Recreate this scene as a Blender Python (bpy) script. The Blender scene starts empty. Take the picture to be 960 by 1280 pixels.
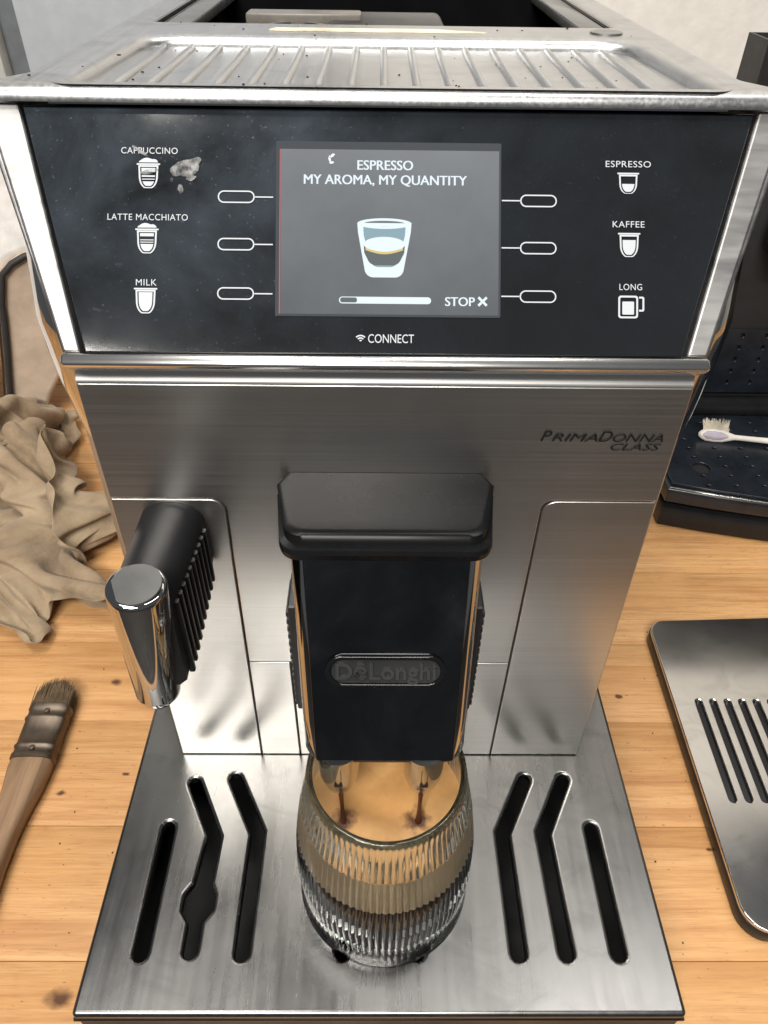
import bpy, bmesh, math, random
from mathutils import Vector, Matrix, noise
from mathutils.geometry import delaunay_2d_cdt
random.seed(7)
S = bpy.context.scene
COL = S.collection
PI = math.pi
R = math.radians

# ------------------------------------------------------------------ camera
CAMLOC = Vector((-.0030, -.2158, .4092))
def cam_matrix(yaw, pitch, roll):
    cy, sy, cp, sp = math.cos(yaw), math.sin(yaw), math.cos(pitch), math.sin(pitch)
    fw = Vector((sy*cp, cy*cp, -sp)); r = Vector((cy, -sy, 0)); d = fw.cross(r)
    c, s = math.cos(roll), math.sin(roll)
    rr = c*r + s*d; dd = -s*r + c*d
    up, bk = -dd, -fw
    m = Matrix(((rr.x, up.x, bk.x), (rr.y, up.y, bk.y), (rr.z, up.z, bk.z))).to_4x4()
    m.translation = CAMLOC
    return m
cd = bpy.data.cameras.new('camera')
cam = bpy.data.objects.new('camera', cd); COL.objects.link(cam)
cd.sensor_fit = 'VERTICAL'; cd.sensor_height = 36; cd.sensor_width = 27; cd.lens = 924/1280*36
cd.clip_start = .01; cd.clip_end = 50
cam.matrix_world = cam_matrix(R(.783), R(40.472), R(-.880))
S.camera = cam

# ------------------------------------------------------------------ world, lamps, exposure
W = bpy.data.worlds.new('World'); S.world = W; W.use_nodes = True
W.node_tree.nodes['Background'].inputs[0].default_value = (.92, .96, 1, 1)
W.node_tree.nodes['Background'].inputs[1].default_value = .115
def area(name, loc, target, sx, sy, power, col):
    l = bpy.data.lights.new(name, 'AREA'); l.shape = 'RECTANGLE'; l.size = sx; l.size_y = sy
    l.energy = power; l.color = col
    o = bpy.data.objects.new(name, l); COL.objects.link(o); o.location = loc
    o.rotation_euler = (Vector(target)-Vector(loc)).to_track_quat('-Z', 'Y').to_euler()
    return o
area('ceiling_lamp', (-.50, -.17, 2.0), (-.12, 0, .1), .70, .40, 18, (1, .965, .91))
area('front_ceiling_lamp', (-.42, -1.66, 2.0), (-.05, 0, .1), 1.45, .40, 80, (1, .965, .91))
area('added_rear_wall_fill', (.55, .25, 2.2), (.35, .6, .2), .9, .25, 14, (1, .97, .93))  # added fill light that brightens the wall behind
S.view_settings.view_transform = 'Standard'; S.view_settings.look = 'None'
S.view_settings.exposure = 0; S.view_settings.gamma = 1
S.render.engine = 'CYCLES'
S.cycles.use_denoising = True
S.cycles.max_bounces = 16; S.cycles.transmission_bounces = 14; S.cycles.glossy_bounces = 8
S.cycles.transparent_max_bounces = 12
S.cycles.caustics_reflective = True; S.cycles.caustics_refractive = True
S.cycles.blur_glossy = .3; S.cycles.sample_clamp_indirect = 6

# ------------------------------------------------------------------ materials
class NT:
    def __init__(s, name):
        s.m = bpy.data.materials.new(name); s.m.use_nodes = True
        s.t = s.m.node_tree; s.b = s.t.nodes['Principled BSDF']
        s.tc = None
    def n(s, typ, **k):
        x = s.t.nodes.new(typ)
        for a, v in k.items():
            if a.startswith('i_'):
                key = a[2:]; key = int(key) if key.isdigit() else key.replace('_', ' ')
                x.inputs[key].default_value = v
            else: setattr(x, a, v)
        return x
    def l(s, a, b): s.t.links.new(a, b)
    def coord(s, scale=(1, 1, 1), loc=(0, 0, 0), rot=(0, 0, 0)):
        if not s.tc: s.tc = s.n('ShaderNodeTexCoord')
        mp = s.n('ShaderNodeMapping'); mp.inputs['Scale'].default_value = scale
        mp.inputs['Location'].default_value = loc; mp.inputs['Rotation'].default_value = rot
        s.l(s.tc.outputs['Object'], mp.inputs[0]); return mp.outputs[0]
    def noise(s, scale, detail=4, rough=.55, co=None, dist=0):
        x = s.n('ShaderNodeTexNoise'); x.inputs['Scale'].default_value = scale
        x.inputs['Detail'].default_value = detail; x.inputs['Roughness'].default_value = rough
        x.inputs['Distortion'].default_value = dist
        s.l(co if co is not None else s.coord(), x.inputs['Vector']); return x.outputs['Fac']
    def ramp(s, fac, stops, interp='LINEAR'):
        x = s.n('ShaderNodeValToRGB'); cr = x.color_ramp; cr.interpolation = interp
        while len(cr.elements) < len(stops): cr.elements.new(.5)
        for e, (p, c) in zip(cr.elements, stops):
            e.position = p; e.color = c if len(c) == 4 else (*c, 1)
        s.l(fac, x.inputs[0]); return x.outputs[0]
    def mix(s, fac, a, b):
        x = s.n('ShaderNodeMix', data_type='RGBA')
        for v, i in ((fac, 0), (a, 6), (b, 7)):
            if isinstance(v, (int, float)): x.inputs[i].default_value = v
            elif isinstance(v, tuple): x.inputs[i].default_value = (*v, 1)
            else: s.l(v, x.inputs[i])
        return x.outputs[2]
    def math(s, op, a, b=0., clamp=False):
        x = s.n('ShaderNodeMath', operation=op, use_clamp=clamp)
        for v, i in ((a, 0), (b, 1)):
            if isinstance(v, (int, float)): x.inputs[i].default_value = v
            else: s.l(v, x.inputs[i])
        return x.outputs[0]
    def maprange(s, v, a, b, c, d):
        x = s.n('ShaderNodeMapRange'); s.l(v, x.inputs[0])
        for i, q in enumerate((a, b, c, d)): x.inputs[i+1].default_value = q
        return x.outputs[0]
    def set(s, **k):
        for a, v in k.items():
            i = s.b.inputs[a.replace('_', ' ')]
            if isinstance(v, (int, float)): i.default_value = v
            elif isinstance(v, tuple): i.default_value = (*v, 1) if len(v) == 3 else v
            else: s.l(v, i)
        return s
    def bump(s, h, strength=.2, dist=.001):
        x = s.n('ShaderNodeBump'); x.inputs['Strength'].default_value = strength
        x.inputs['Distance'].default_value = dist
        s.l(h, x.inputs['Height']); s.l(x.outputs[0], s.b.inputs['Normal']); return s

def plain(name, col, rough=.5, metal=0., bumps=None, var=.12, **k):
    n = NT(name)
    f = n.noise(60, 4)
    c = n.mix(n.maprange(f, .35, .65, 0, 1), tuple(x*(1-var) for x in col), tuple(min(1, x*(1+var)) for x in col))
    n.set(Base_Color=c, Roughness=n.maprange(n.noise(25, 5), .3, .7, max(.02, rough*.8), min(1, rough*1.2)), Metallic=metal, **k)
    if bumps: n.bump(n.noise(bumps[0], 5), bumps[1], bumps[2])
    return n.m

def steel(name, col, rough, streak=(6, 900, 900), spread=.06, smudge=0., aniso=0.):
    n = NT(name)
    st = n.noise(1, 3, .6, n.coord(streak))
    big = n.noise(9, 5, .6)
    r = n.math('ADD', n.maprange(st, .3, .7, rough-spread, rough+spread), n.maprange(big, .35, .7, -.02, .05+smudge))
    c = n.mix(n.maprange(st, .3, .7, 0, 1), tuple(x*.94 for x in col), tuple(min(1, x*1.05) for x in col))
    if smudge:
        sm = n.noise(34, 6, .65, n.coord((1, 1.4, 1)), 1.2)
        c = n.mix(n.maprange(sm, .5, .72, 0, .75), c, tuple(x*.72 for x in col))
    n.set(Base_Color=c, Metallic=1., Roughness=r)
    n.bump(st, .022, .0001)
    return n.m

M = {}
M['steel'] = steel('brushed_steel', (.66, .645, .62), .325, (5, 1100, 1100), .025)
M['steel_top'] = steel('top_steel', (.55, .55, .55), .34, (900, 6, 900), smudge=.03)
M['steel_tray'] = steel('worn_tray_steel', (.205, .202, .197), .24, (260, 14, 260), .03, smudge=.06)
M['steel_grille'] = steel('polished_grille_steel', (.62, .60, .57), .13, (30, 6, 30), .015, smudge=.02)
M['chrome'] = plain('chrome', (.50, .50, .495), .05, 1., var=.03)
M['satin'] = steel('satin_aluminium', (.36, .355, .348), .40, (30, 30, 300), smudge=.03)
M['trim'] = steel('trim_chrome', (.74, .73, .71), .24, (6, 500, 500), .02)
M['black_plastic'] = plain('black_plastic', (.011, .011, .012), .33, bumps=(900, .08, .0002), Specular_IOR_Level=.28)
M['piano'] = plain('piano_black', (.006, .006, .0065), .07, Specular_IOR_Level=.35)
M['matte_black'] = plain('matte_black', (.016, .016, .017), .5, bumps=(1200, .15, .0002))
M['void'] = plain('dark_cavity', (.006, .006, .006), .7)
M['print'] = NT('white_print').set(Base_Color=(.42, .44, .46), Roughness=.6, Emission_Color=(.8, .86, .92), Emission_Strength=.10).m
M['letter_dark'] = plain('dark_lettering', (.012, .012, .013), .6, Specular_IOR_Level=.1)

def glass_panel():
    n = NT('smudged_black_glass_painted_haze')
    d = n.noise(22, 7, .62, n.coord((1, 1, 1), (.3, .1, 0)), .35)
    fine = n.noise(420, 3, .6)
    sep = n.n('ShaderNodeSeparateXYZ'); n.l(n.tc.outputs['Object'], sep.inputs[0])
    # bluish reflected haze painted in with the smudges, strongest at left and top
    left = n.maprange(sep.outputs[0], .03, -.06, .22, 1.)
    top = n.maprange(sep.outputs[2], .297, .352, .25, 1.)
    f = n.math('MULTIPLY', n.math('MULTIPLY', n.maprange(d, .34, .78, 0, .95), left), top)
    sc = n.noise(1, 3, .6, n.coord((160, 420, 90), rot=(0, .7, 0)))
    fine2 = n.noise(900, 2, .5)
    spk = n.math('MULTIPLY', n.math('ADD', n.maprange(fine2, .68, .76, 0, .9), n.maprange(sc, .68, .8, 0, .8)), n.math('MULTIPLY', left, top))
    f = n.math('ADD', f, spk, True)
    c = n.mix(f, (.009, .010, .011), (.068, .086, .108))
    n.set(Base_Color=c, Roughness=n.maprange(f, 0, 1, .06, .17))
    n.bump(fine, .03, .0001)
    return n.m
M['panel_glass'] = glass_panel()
def emit(name, col, st):
    return NT(name).set(Base_Color=(.02, .02, .02), Roughness=.06, Emission_Color=col, Emission_Strength=st).m
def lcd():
    n = NT('screen_glow_painted_glare'); sp = n.n('ShaderNodeSeparateXYZ'); n.l(n.coord(), sp.inputs[0])
    v = n.math('ADD', n.maprange(sp.outputs[2], .303, .343, 0, .8), n.maprange(n.noise(45, 4), .3, .7, -.12, .2), True)  # glare painted into the emission: brighter towards the screen top
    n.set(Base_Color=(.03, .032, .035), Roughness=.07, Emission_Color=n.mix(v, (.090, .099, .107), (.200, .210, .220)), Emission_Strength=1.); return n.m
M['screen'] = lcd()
M['screen_border'] = emit('screen_border', (.055, .062, .072), 1.)
M['screen_white'] = emit('screen_white', (.85, .95, 1), 1.)
M['screen_cyan'] = emit('screen_cyan', (.27, .40, .46), 1.)
M['screen_grey'] = emit('screen_grey', (.12, .14, .14), 1.)
M['screen_gold'] = emit('screen_gold', (.75, .60, .22), 1.)
M['screen_red'] = emit('screen_red', (.55, .16, .17), 1.)

def wood():
    n = NT('pine_board')
    oi = n.n('ShaderNodeObjectInfo')
    sh = n.n('ShaderNodeVectorMath', operation='MULTIPLY'); sh.inputs[1].default_value = (3.7, 1.9, 5.1)
    cmb = n.n('ShaderNodeCombineXYZ')
    for i in range(3): n.l(oi.outputs['Random'], cmb.inputs[i])
    n.l(cmb.outputs[0], sh.inputs[0])
    add = n.n('ShaderNodeVectorMath', operation='ADD')
    n.l(n.coord((1, 1, 1)), add.inputs[0]); n.l(sh.outputs[0], add.inputs[1])
    def st(scale):
        mp = n.n('ShaderNodeMapping'); mp.inputs['Scale'].default_value = scale
        n.l(add.outputs[0], mp.inputs[0]); return mp.outputs[0]
    g1 = n.noise(1, 5, .6, st((5, 70, 30)), .9)
    g2 = n.noise(1, 4, .65, st((16, 420, 100)), .3)
    blot = n.noise(1, 5, .6, st((9, 15, 9)), .5)
    c = n.ramp(g1, [(.28, (.35, .160, .055)), (.45, (.53, .285, .112)), (.62, (.61, .355, .155)), (.8, (.47, .24, .088))])
    c = n.mix(n.maprange(g2, .45, .72, 0, .75), c, (.36, .165, .06))
    g3 = n.noise(1, 3, .6, st((60, 1500, 300)))
    c = n.mix(n.maprange(g3, .56, .70, 0, .55), c, (.27, .11, .038))
    fl = n.noise(1, 4, .7, st((34, 60, 34)), .4)
    c = n.mix(n.maprange(fl, .60, .74, 0, .6), c, (.38, .17, .055))
    c = n.mix(n.maprange(blot, .5, .75, 0, .55), c, (.68, .38, .145))
    c = n.mix(n.maprange(oi.outputs['Random'], 0, 1, 0, .22), c, (.46, .215, .075))
    # knots and dents
    wob = n.noise(90, 3)
    kn = None
    for (x, y, r) in ((-.1529, -.0977, .0040), (-.1762, .0867, .0028), (.1584, .0774, .0014), (.1835, -.0248, .0012), (-.152, .02, .0009),
                      (-.1865, .0075, .0013)):
        v = n.n('ShaderNodeVectorMath', operation='DISTANCE'); v.inputs[1].default_value = (x*.62, y, 0)
        mp = n.coord((.62, 1, 0)); n.l(mp, v.inputs[0])
        d = n.math('ADD', v.outputs['Value'], n.maprange(wob, .3, .7, -.0016, .0016))
        k = n.maprange(d, r*.35, r*1.25, 1, 0)
        kn = k if kn is None else n.math('MAXIMUM', kn, k)
    c = n.mix(kn, c, (.09, .035, .012))
    pit = n.noise(1, 2, .5, st((260, 600, 300)))
    pm = n.maprange(pit, .69, .77, 0, .7)
    c = n.mix(pm, c, (.16, .065, .02))
    n.set(Base_Color=c, Roughness=n.maprange(g2, .3, .7, .42, .6))
    n.bump(g2, .25, .0006)
    return n.m
M['wood'] = wood()
def cloth():
    n = NT('dirty_beige_cotton')
    w = n.noise(1500, 2, .5)
    c = n.ramp(n.noise(16, 6, .65, None, .6), [(.3, (.11, .074, .043)), (.5, (.25, .178, .108)), (.72, (.36, .275, .178))])
    c = n.mix(n.maprange(n.noise(60, 4), .6, .8, 0, .55), c, (.15, .10, .065))
    n.set(Base_Color=c, Roughness=.95, Sheen_Weight=.15)
    n.bump(n.math('ADD', n.math('MULTIPLY', w, .25), n.noise(140, 5, .6, None, 1.)), .45, .0014)
    return n.m
M['cloth'] = cloth()
def clear_glass():
    n = NT('clear_glass'); n.set(Base_Color=(.97, .985, .975), Roughness=.0, Transmission_Weight=1., IOR=1.46)
    va = n.n('ShaderNodeVolumeAbsorption'); va.inputs[0].default_value = (.62, .72, .66, 1); va.inputs[1].default_value = 26
    n.l(va.outputs[0], n.t.nodes['Material Output'].inputs['Volume']); return n.m
M['glass'] = clear_glass()
def crema():
    n = NT('crema')
    v = n.noise(240, 5, .6)
    c = n.ramp(n.noise(40, 5, .6, None, .7), [(.3, (.47, .235, .075)), (.55, (.60, .33, .125)), (.75, (.66, .40, .18))])
    c = n.mix(n.maprange(v, .6, .78, 0, .5), c, (.40, .19, .06))
    # darker spots where the two streams land
    kn = None
    for (x, y) in ((-.0151, -.0714), (.0142, -.0714)):
        d = n.n('ShaderNodeVectorMath', operation='DISTANCE'); d.inputs[1].default_value = (x, y, 0)
        n.l(n.coord((1, 1, 0)), d.inputs[0])
        k = n.maprange(n.math('ADD', d.outputs['Value'], n.maprange(n.noise(210, 3), .3, .7, -.0022, .0022)), .0022, .0060, 1, 0)
        kn = k if kn is None else n.math('MAXIMUM', kn, k)
    c = n.mix(kn, c, (.085, .028, .010))
    n.set(Base_Color=c, Roughness=.45); n.bump(v, .2, .0004)
    return n.m
M['crema'] = crema()
M['crema_side'] = plain('crema_body', (.36, .27, .175), .6, Specular_IOR_Level=.1)
M['brew'] = plain('dark_coffee', (.010, .006, .0045), .6, Specular_IOR_Level=.05)
M['stream'] = plain('coffee_stream', (.06, .018, .007), .15)
M['bristle'] = plain('brush_bristle', (.13, .085, .045), .8, var=.4)
M['ferrule'] = steel('dull_ferrule', (.17, .135, .105), .45, (300, 10, 300), smudge=.1)
def handle_wood():
    n = NT('old_handle_wood'); g = n.noise(1, 5, .6, n.coord((160, 12, 160)), .4)
    n.set(Base_Color=n.ramp(g, [(.3, (.12, .068, .036)), (.6, (.26, .16, .088)), (.8, (.33, .215, .125))]), Roughness=.6); n.bump(g, .3, .0008); return n.m
M['handle'] = handle_wood()
M['wall'] = plain('white_plaster', (.78, .745, .69), .9, bumps=(40, .25, .004), var=.04)
M['panel_grey'] = plain('grey_white_laminate', (.40, .425, .455), .6, var=.05)
M['gap'] = plain('grey_gasket', (.13, .14, .15), .7)
M['floor'] = plain('dark_floor', (.050, .043, .038), .6)
M['navy_black'] = plain('blue_black_plastic', (.010, .013, .018), .28, bumps=(500, .08, .0003), var=.3)
M['canvas'] = plain('beige_canvas', (.50, .40, .31), .9, bumps=(900, .3, .0006))
M['white_canvas'] = plain('white_canvas', (.86, .85, .83), .8, bumps=(600, .2, .0006))
M['piping'] = plain('black_piping', (.015, .014, .014), .7)
M['tooth_white'] = plain('cream_plastic', (.60, .56, .50), .35)
M['tooth_lilac'] = plain('lilac_grip', (.36, .31, .37), .4)
M['tooth_bristle'] = plain('cream_bristle', (.58, .53, .43), .8, var=.25)
M['paper'] = plain('old_sticker_paper', (.66, .60, .46), .85, bumps=(300, .5, .001), var=.2)
def splash():
    n = NT('dried_milk'); f = n.noise(260, 5, .65)
    n.set(Base_Color=n.mix(f, (.16, .16, .165), (.42, .41, .40)), Roughness=.8, Alpha=n.maprange(f, .38, .62, .12, .9)); n.bump(f, .5, .0005); return n.m
M['dried_milk'] = splash()
M['crumb'] = plain('coffee_grounds', (.025, .014, .009), .8)
M['green_foil'] = plain('green_foil', (.03, .25, .08), .25, var=.4)
M['white_foil'] = plain('white_foil', (.75, .78, .76), .3)

# ------------------------------------------------------------------ builders
def finish(me, ang=40, flat_area=None):
    bm = bmesh.new(); bm.from_mesh(me)
    for f in bm.faces: f.smooth = True
    for e in bm.edges:
        if len(e.link_faces) == 2 and e.calc_face_angle(0) > R(ang): e.smooth = False
    if flat_area:
        for f in bm.faces:
            if f.calc_area() > flat_area: f.smooth = False
    bm.to_mesh(me); bm.free()
def link(name, me, mat, parent=None):
    o = bpy.data.objects.new(name, me); COL.objects.link(o)
    if mat is not None and not me.materials: me.materials.append(mat)
    if parent is not None:
        o.parent = parent
        if parent.type == 'EMPTY': o.matrix_parent_inverse = Matrix.Translation(-parent.location)
    return o
def obj(name, bm, mat, parent=None, ang=40, fa=None):
    bmesh.ops.recalc_face_normals(bm, faces=bm.faces)
    me = bpy.data.meshes.new(name); bm.to_mesh(me); bm.free(); finish(me, ang, fa)
    return link(name, me, mat, parent)
def thing(name, label, cat, loc):
    o = bpy.data.objects.new(name, None); COL.objects.link(o); o.location = loc; o.empty_display_size = .02
    o['label'] = label; o['category'] = cat; return o
def tag(o, label, cat): o['label'] = label; o['category'] = cat; return o
def kind(o, k): o['kind'] = k; return o
def rpoly(pts, seg=6):
    """polygon with rounded corners: pts = [(x, y, r)]"""
    out = []; n = len(pts)
    for i, p in enumerate(pts):
        P = Vector(p[:2]); r = p[2] if len(p) > 2 else 0
        if r <= 0: out.append((P.x, P.y)); continue
        A = Vector(pts[i-1][:2])-P; B = Vector(pts[(i+1) % n][:2])-P
        a, b = A.normalized(), B.normalized()
        th = a.angle(b); d = r/math.tan(th/2)
        d = min(d, A.length*.49, B.length*.49); rr = d*math.tan(th/2)
        c = P+(a+b).normalized()*(rr/math.sin(th/2))
        s, e = P+a*d-c, P+b*d-c
        a0 = math.atan2(s.y, s.x); da = math.atan2(e.y, e.x)-a0
        while da > PI: da -= 2*PI
        while da < -PI: da += 2*PI
        for k in range(seg+1):
            t = a0+da*k/seg; out.append((c.x+rr*math.cos(t), c.y+rr*math.sin(t)))
    return out
def rrect(x0, y0, x1, y1, r, seg=6): return rpoly([(x0, y0, r), (x1, y0, r), (x1, y1, r), (x0, y1, r)], seg)
def circ(x, y, r, n=24, ry=None): return [(x+r*math.cos(2*PI*k/n), y+(ry or r)*math.sin(2*PI*k/n)) for k in range(n)]
def stroke(path, hw, seg=6):
    """outline of a round-ended band along a path of points"""
    P = [Vector(p) for p in path]; L, Rr = [], []
    for i, p in enumerate(P):
        if i == 0: d = (P[1]-p).normalized(); nrm = Vector((-d.y, d.x)); s = 1
        elif i == len(P)-1: d = (p-P[i-1]).normalized(); nrm = Vector((-d.y, d.x)); s = 1
        else:
            d0 = (p-P[i-1]).normalized(); d1 = (P[i+1]-p).normalized(); t = (d0+d1).normalized()
            nrm = Vector((-t.y, t.x)); s = 1/max(.5, nrm.dot(Vector((-d0.y, d0.x))))
        L.append(p+nrm*hw*s); Rr.append(p-nrm*hw*s)
    out = [tuple(v) for v in L]
    d = (P[-1]-P[-2]).normalized(); a = math.atan2(d.y, d.x)
    out += [(P[-1].x+hw*math.cos(a+PI/2-PI*k/seg), P[-1].y+hw*math.sin(a+PI/2-PI*k/seg)) for k in range(1, seg)]
    out += [tuple(v) for v in reversed(Rr)]
    d = (P[0]-P[1]).normalized(); a = math.atan2(d.y, d.x)
    out += [(P[0].x+hw*math.cos(a+PI/2-PI*k/seg), P[0].y+hw*math.sin(a+PI/2-PI*k/seg)) for k in range(1, seg)]
    return out
def conv(cu):
    o = bpy.data.objects.new('tmp', cu); COL.objects.link(o)
    bpy.context.view_layer.update()
    me = bpy.data.meshes.new_from_object(o.evaluated_get(bpy.context.evaluated_depsgraph_get()))
    bpy.data.objects.remove(o); bpy.data.curves.remove(cu)
    return me
def sheet(name, loops, mat, parent=None, mtx=None, thick=0, bevel=0, res=3, bevx=None):
    """flat plate (front face on the plane's z = 0, body behind it) with holes; loops = outline + holes (even-odd)"""
    mtx = mtx or Matrix.Identity(4)
    L = [[Vector(p[:2]) for p in lp] for lp in loops]
    def inside(p, lp):
        c = False
        for a, b in zip(lp, lp[1:]+lp[:1]):
            if (a.y > p.y) != (b.y > p.y) and p.x < (b.x-a.x)*(p.y-a.y)/(b.y-a.y)+a.x: c = not c
        return c
    for k, lp in enumerate(L):
        ar = sum(a.x*b.y-b.x*a.y for a, b in zip(lp, lp[1:]+lp[:1]))
        depth = sum(inside(lp[0], o) for m, o in enumerate(L) if m != k)
        if (ar > 0) != (depth % 2 == 0): lp.reverse()
    def inset(lp, d):
        if d == 0: return lp
        out = []; n = len(lp)
        for q in range(n):
            e0 = lp[q]-lp[q-1]; e1 = lp[(q+1) % n]-lp[q]
            if e0.length < 1e-9 or e1.length < 1e-9: e0 = e1 = lp[(q+1) % n]-lp[q-2]
            e0.normalize(); e1.normalize()
            n0, n1 = Vector((-e0.y, e0.x)), Vector((-e1.y, e1.x)); m = n0+n1
            if m.length < 1e-6: m = n0.copy()
            m.normalize(); out.append(lp[q]+m*d/max(.35, m.dot(n0)))
        return out
    bm = bmesh.new()
    steps = [((bevx or bevel)*(1-math.cos(PI/2*q/res)), -bevel*(1-math.sin(PI/2*q/res))) for q in range(res+1)] if bevel else [(0, 0)]
    edge = []; top = []; faces_smooth = []
    for lp in L:
        n = len(lp); prev = None
        zs = ([(0, -thick)] if thick else [])+steps
        for (d, z) in zs:
            cur = [bm.verts.new((p.x, p.y, z)) for p in inset(lp, d)]
            if prev:
                for q in range(n): bm.faces.new((prev[q], prev[(q+1) % n], cur[(q+1) % n], cur[q])).smooth = bool(bevel)
            elif thick: edge.append(cur)
            prev = cur
        top.append(prev)
    flat = [v for lp in top for v in lp]; co = [v.co.xy for v in flat]
    es = []; o = 0
    for lp in top:
        es += [(o+q, o+(q+1) % len(lp)) for q in range(len(lp))]; o += len(lp)
    vo, eo, fo, ov, oe, of = delaunay_2d_cdt(co, es, [], 0, 1e-8)
    mp = []
    for v, src in zip(vo, ov): mp.append(flat[src[0]] if src else bm.verts.new((v.x, v.y, 0)))
    TL = [[v.co.xy for v in lp] for lp in top]
    for f in fo:
        c = sum((vo[q] for q in f), Vector((0, 0)))/len(f)
        if sum(inside(c, lp) for lp in TL) % 2:
            vs = [mp[q] for q in f]
            if len(set(vs)) == len(vs):
                try: bm.faces.new(vs).smooth = False
                except ValueError: pass
    for lp in edge: pass
    for e in bm.edges:
        if len(e.link_faces) == 2 and e.calc_face_angle(0) > R(50): e.smooth = False
    me = bpy.data.meshes.new(name); bm.to_mesh(me); bm.free(); me.transform(mtx)
    return link(name, me, mat, parent)
def text(name, body, size, mat, parent, mtx, x=0, y=0, z=.0003, sx=1, shear=0, align='CENTER', ext=0, off=0, space=1.):
    cu = bpy.data.curves.new(name, 'FONT'); cu.body = body; cu.size = size; cu.align_x = align
    cu.shear = shear; cu.extrude = ext; cu.offset = off; cu.space_character = space; cu.resolution_u = 4
    me = conv(cu); me.transform(mtx @ Matrix.Translation((x, y, z)) @ Matrix.Diagonal((sx, 1, 1, 1))); me.name = name
    return link(name, me, mat, parent)
def embolden(o, d):
    bm = bmesh.new(); bm.from_mesh(o.data); g = bm.verts[:]+bm.edges[:]+bm.faces[:]
    dup = bmesh.ops.duplicate(bm, geom=g)
    for v in dup['geom']:
        if isinstance(v, bmesh.types.BMVert): v.co += Vector((d, 0, 0))+Vector((0, -.000012, .000014))
    bm.to_mesh(o.data); bm.free()
def loft(bm, rings, cap0=True, cap1=True, closed=True):
    vs = [[bm.verts.new(p) for p in r] for r in rings]
    n = len(vs[0])
    for a, b in zip(vs, vs[1:]):
        for i in range(n if closed else n-1):
            j = (i+1) % n
            bm.faces.new((a[i], a[j], b[j], b[i]))
    if cap0: bm.faces.new(vs[0][::-1])
    if cap1: bm.faces.new(vs[-1])
    return bm
def lathe(prof, cx, cy, n=48, caps=(True, True)):
    bm = bmesh.new()
    return loft(bm, [[(cx+r*math.cos(2*PI*k/n), cy+r*math.sin(2*PI*k/n), z) for k in range(n)] for r, z in prof], *caps)
def cyl_between(p0, p1, prof, n=32):
    """lathe along an axis: prof = [(radius, t)]"""
    p0, p1 = Vector(p0), Vector(p1); d = p1-p0; q = d.to_track_quat('Z', 'Y')
    bm = bmesh.new(); rings = []
    for r, t in prof:
        c = p0+d*t; rings.append([c+q @ Vector((r*math.cos(2*PI*k/n), r*math.sin(2*PI*k/n), 0)) for k in range(n)])
    return loft(bm, rings)
def box(x0, y0, z0, x1, y1, z1, bev=0, seg=2):
    bm = bmesh.new(); bmesh.ops.create_cube(bm, size=1)
    for v in bm.verts: v.co = Vector(((x0+x1)/2+v.co.x*(x1-x0), (y0+y1)/2+v.co.y*(y1-y0), (z0+z1)/2+v.co.z*(z1-z0)))
    if bev: bmesh.ops.bevel(bm, geom=bm.edges[:], offset=bev, segments=seg, profile=.5, affect='EDGES')
    return bm
def prism(poly, z0, z1, bev=0, seg=2):
    bm = bmesh.new(); loft(bm, [[(x, y, z0) for x, y in poly], [(x, y, z1) for x, y in poly]])
    bmesh.ops.recalc_face_normals(bm, faces=bm.faces)
    if bev:
        es = [e for e in bm.edges if abs(e.verts[0].co.z-e.verts[1].co.z) < 1e-7]
        bmesh.ops.bevel(bm, geom=es, offset=bev, segments=seg, profile=.5, affect='EDGES')
    return bm
def tube(path, rad, n=10):
    P = [Vector(p) for p in path]; rings = []
    for i, p in enumerate(P):
        d = (P[min(i+1, len(P)-1)]-P[max(i-1, 0)]).normalized(); q = d.to_track_quat('Z', 'Y')
        r = rad[i] if isinstance(rad, (list, tuple)) else rad
        rings.append([p+q @ Vector((r*math.cos(2*PI*k/n), r*math.sin(2*PI*k/n), 0)) for k in range(n)])
    bm = bmesh.new(); return loft(bm, rings)
def frame(o, x, y, z):
    x, y, z = Vector(x), Vector(y), Vector(z)
    m = Matrix(((x.x, y.x, z.x), (x.y, y.y, z.y), (x.z, y.z, z.z))).to_4x4(); m.translation = Vector(o); return m

# ------------------------------------------------------------------ setting: floor, wall, workbench
kind(obj('floor', box(-3, -3, -.80, 3, 1.2, -.78), M['floor']), 'structure')
bm = box(-.07, .80, -.78, 2.2, .90, 1.6)
tag(obj('wall', bm, M['wall']), 'off-white plaster wall behind the machines on the right', 'wall')
cab = thing('cabinet', 'grey-white cabinet standing behind the coffee machine at left', 'cabinet', (-.5, .70, -.78))
obj('door', box(-.3465, .618, -.6, -.075, .66, 1.5, .003), M['panel_grey'], cab)
obj('gasket', box(-.3665, .628, -.6, -.347, .66, 1.5), M['gap'], cab)
obj('side_post', box(-.52, .612, -.78, -.367, .66, 1.5, .006), plain('pale_post', (.46, .46, .43), .5), cab)
obj('cabinet_body', box(-.52, .661, -.78, -.075, .95, 1.52, .003), M['panel_grey'], cab)

bench = thing('workbench', 'orange pine workbench top of glued boards carrying everything', 'table', (0, .2, 0))
ys = [-.152, -.081, -.012, .057, .121, .193, .262, .330, .402, .468, .540, .600]
for i, (a, b) in enumerate(zip(ys, ys[1:])):
    dz = random.uniform(-.0002, .0002)
    obj('plank', box(-.95, a+.0002, -.03, 1.0, b-.0001, dz, .0003, 2), M['wood'], bench)

# ------------------------------------------------------------------ the coffee machine
mach = thing('coffee_machine', 'silver bean-to-cup coffee machine with black control panel brewing into a glass', 'coffee machine', (0, .2, 0))
# casing behind the front
poly = rpoly([(-.1028, .0025, .003), (.1028, .0025, .003), (.1285, .050, .006), (.1285, .43, .03), (-.1285, .43, .03), (-.1285, .050, .006)])
obj('casing', prism(poly, .0575, .2892), M['satin'], mach, 30, 1e-4)
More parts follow.
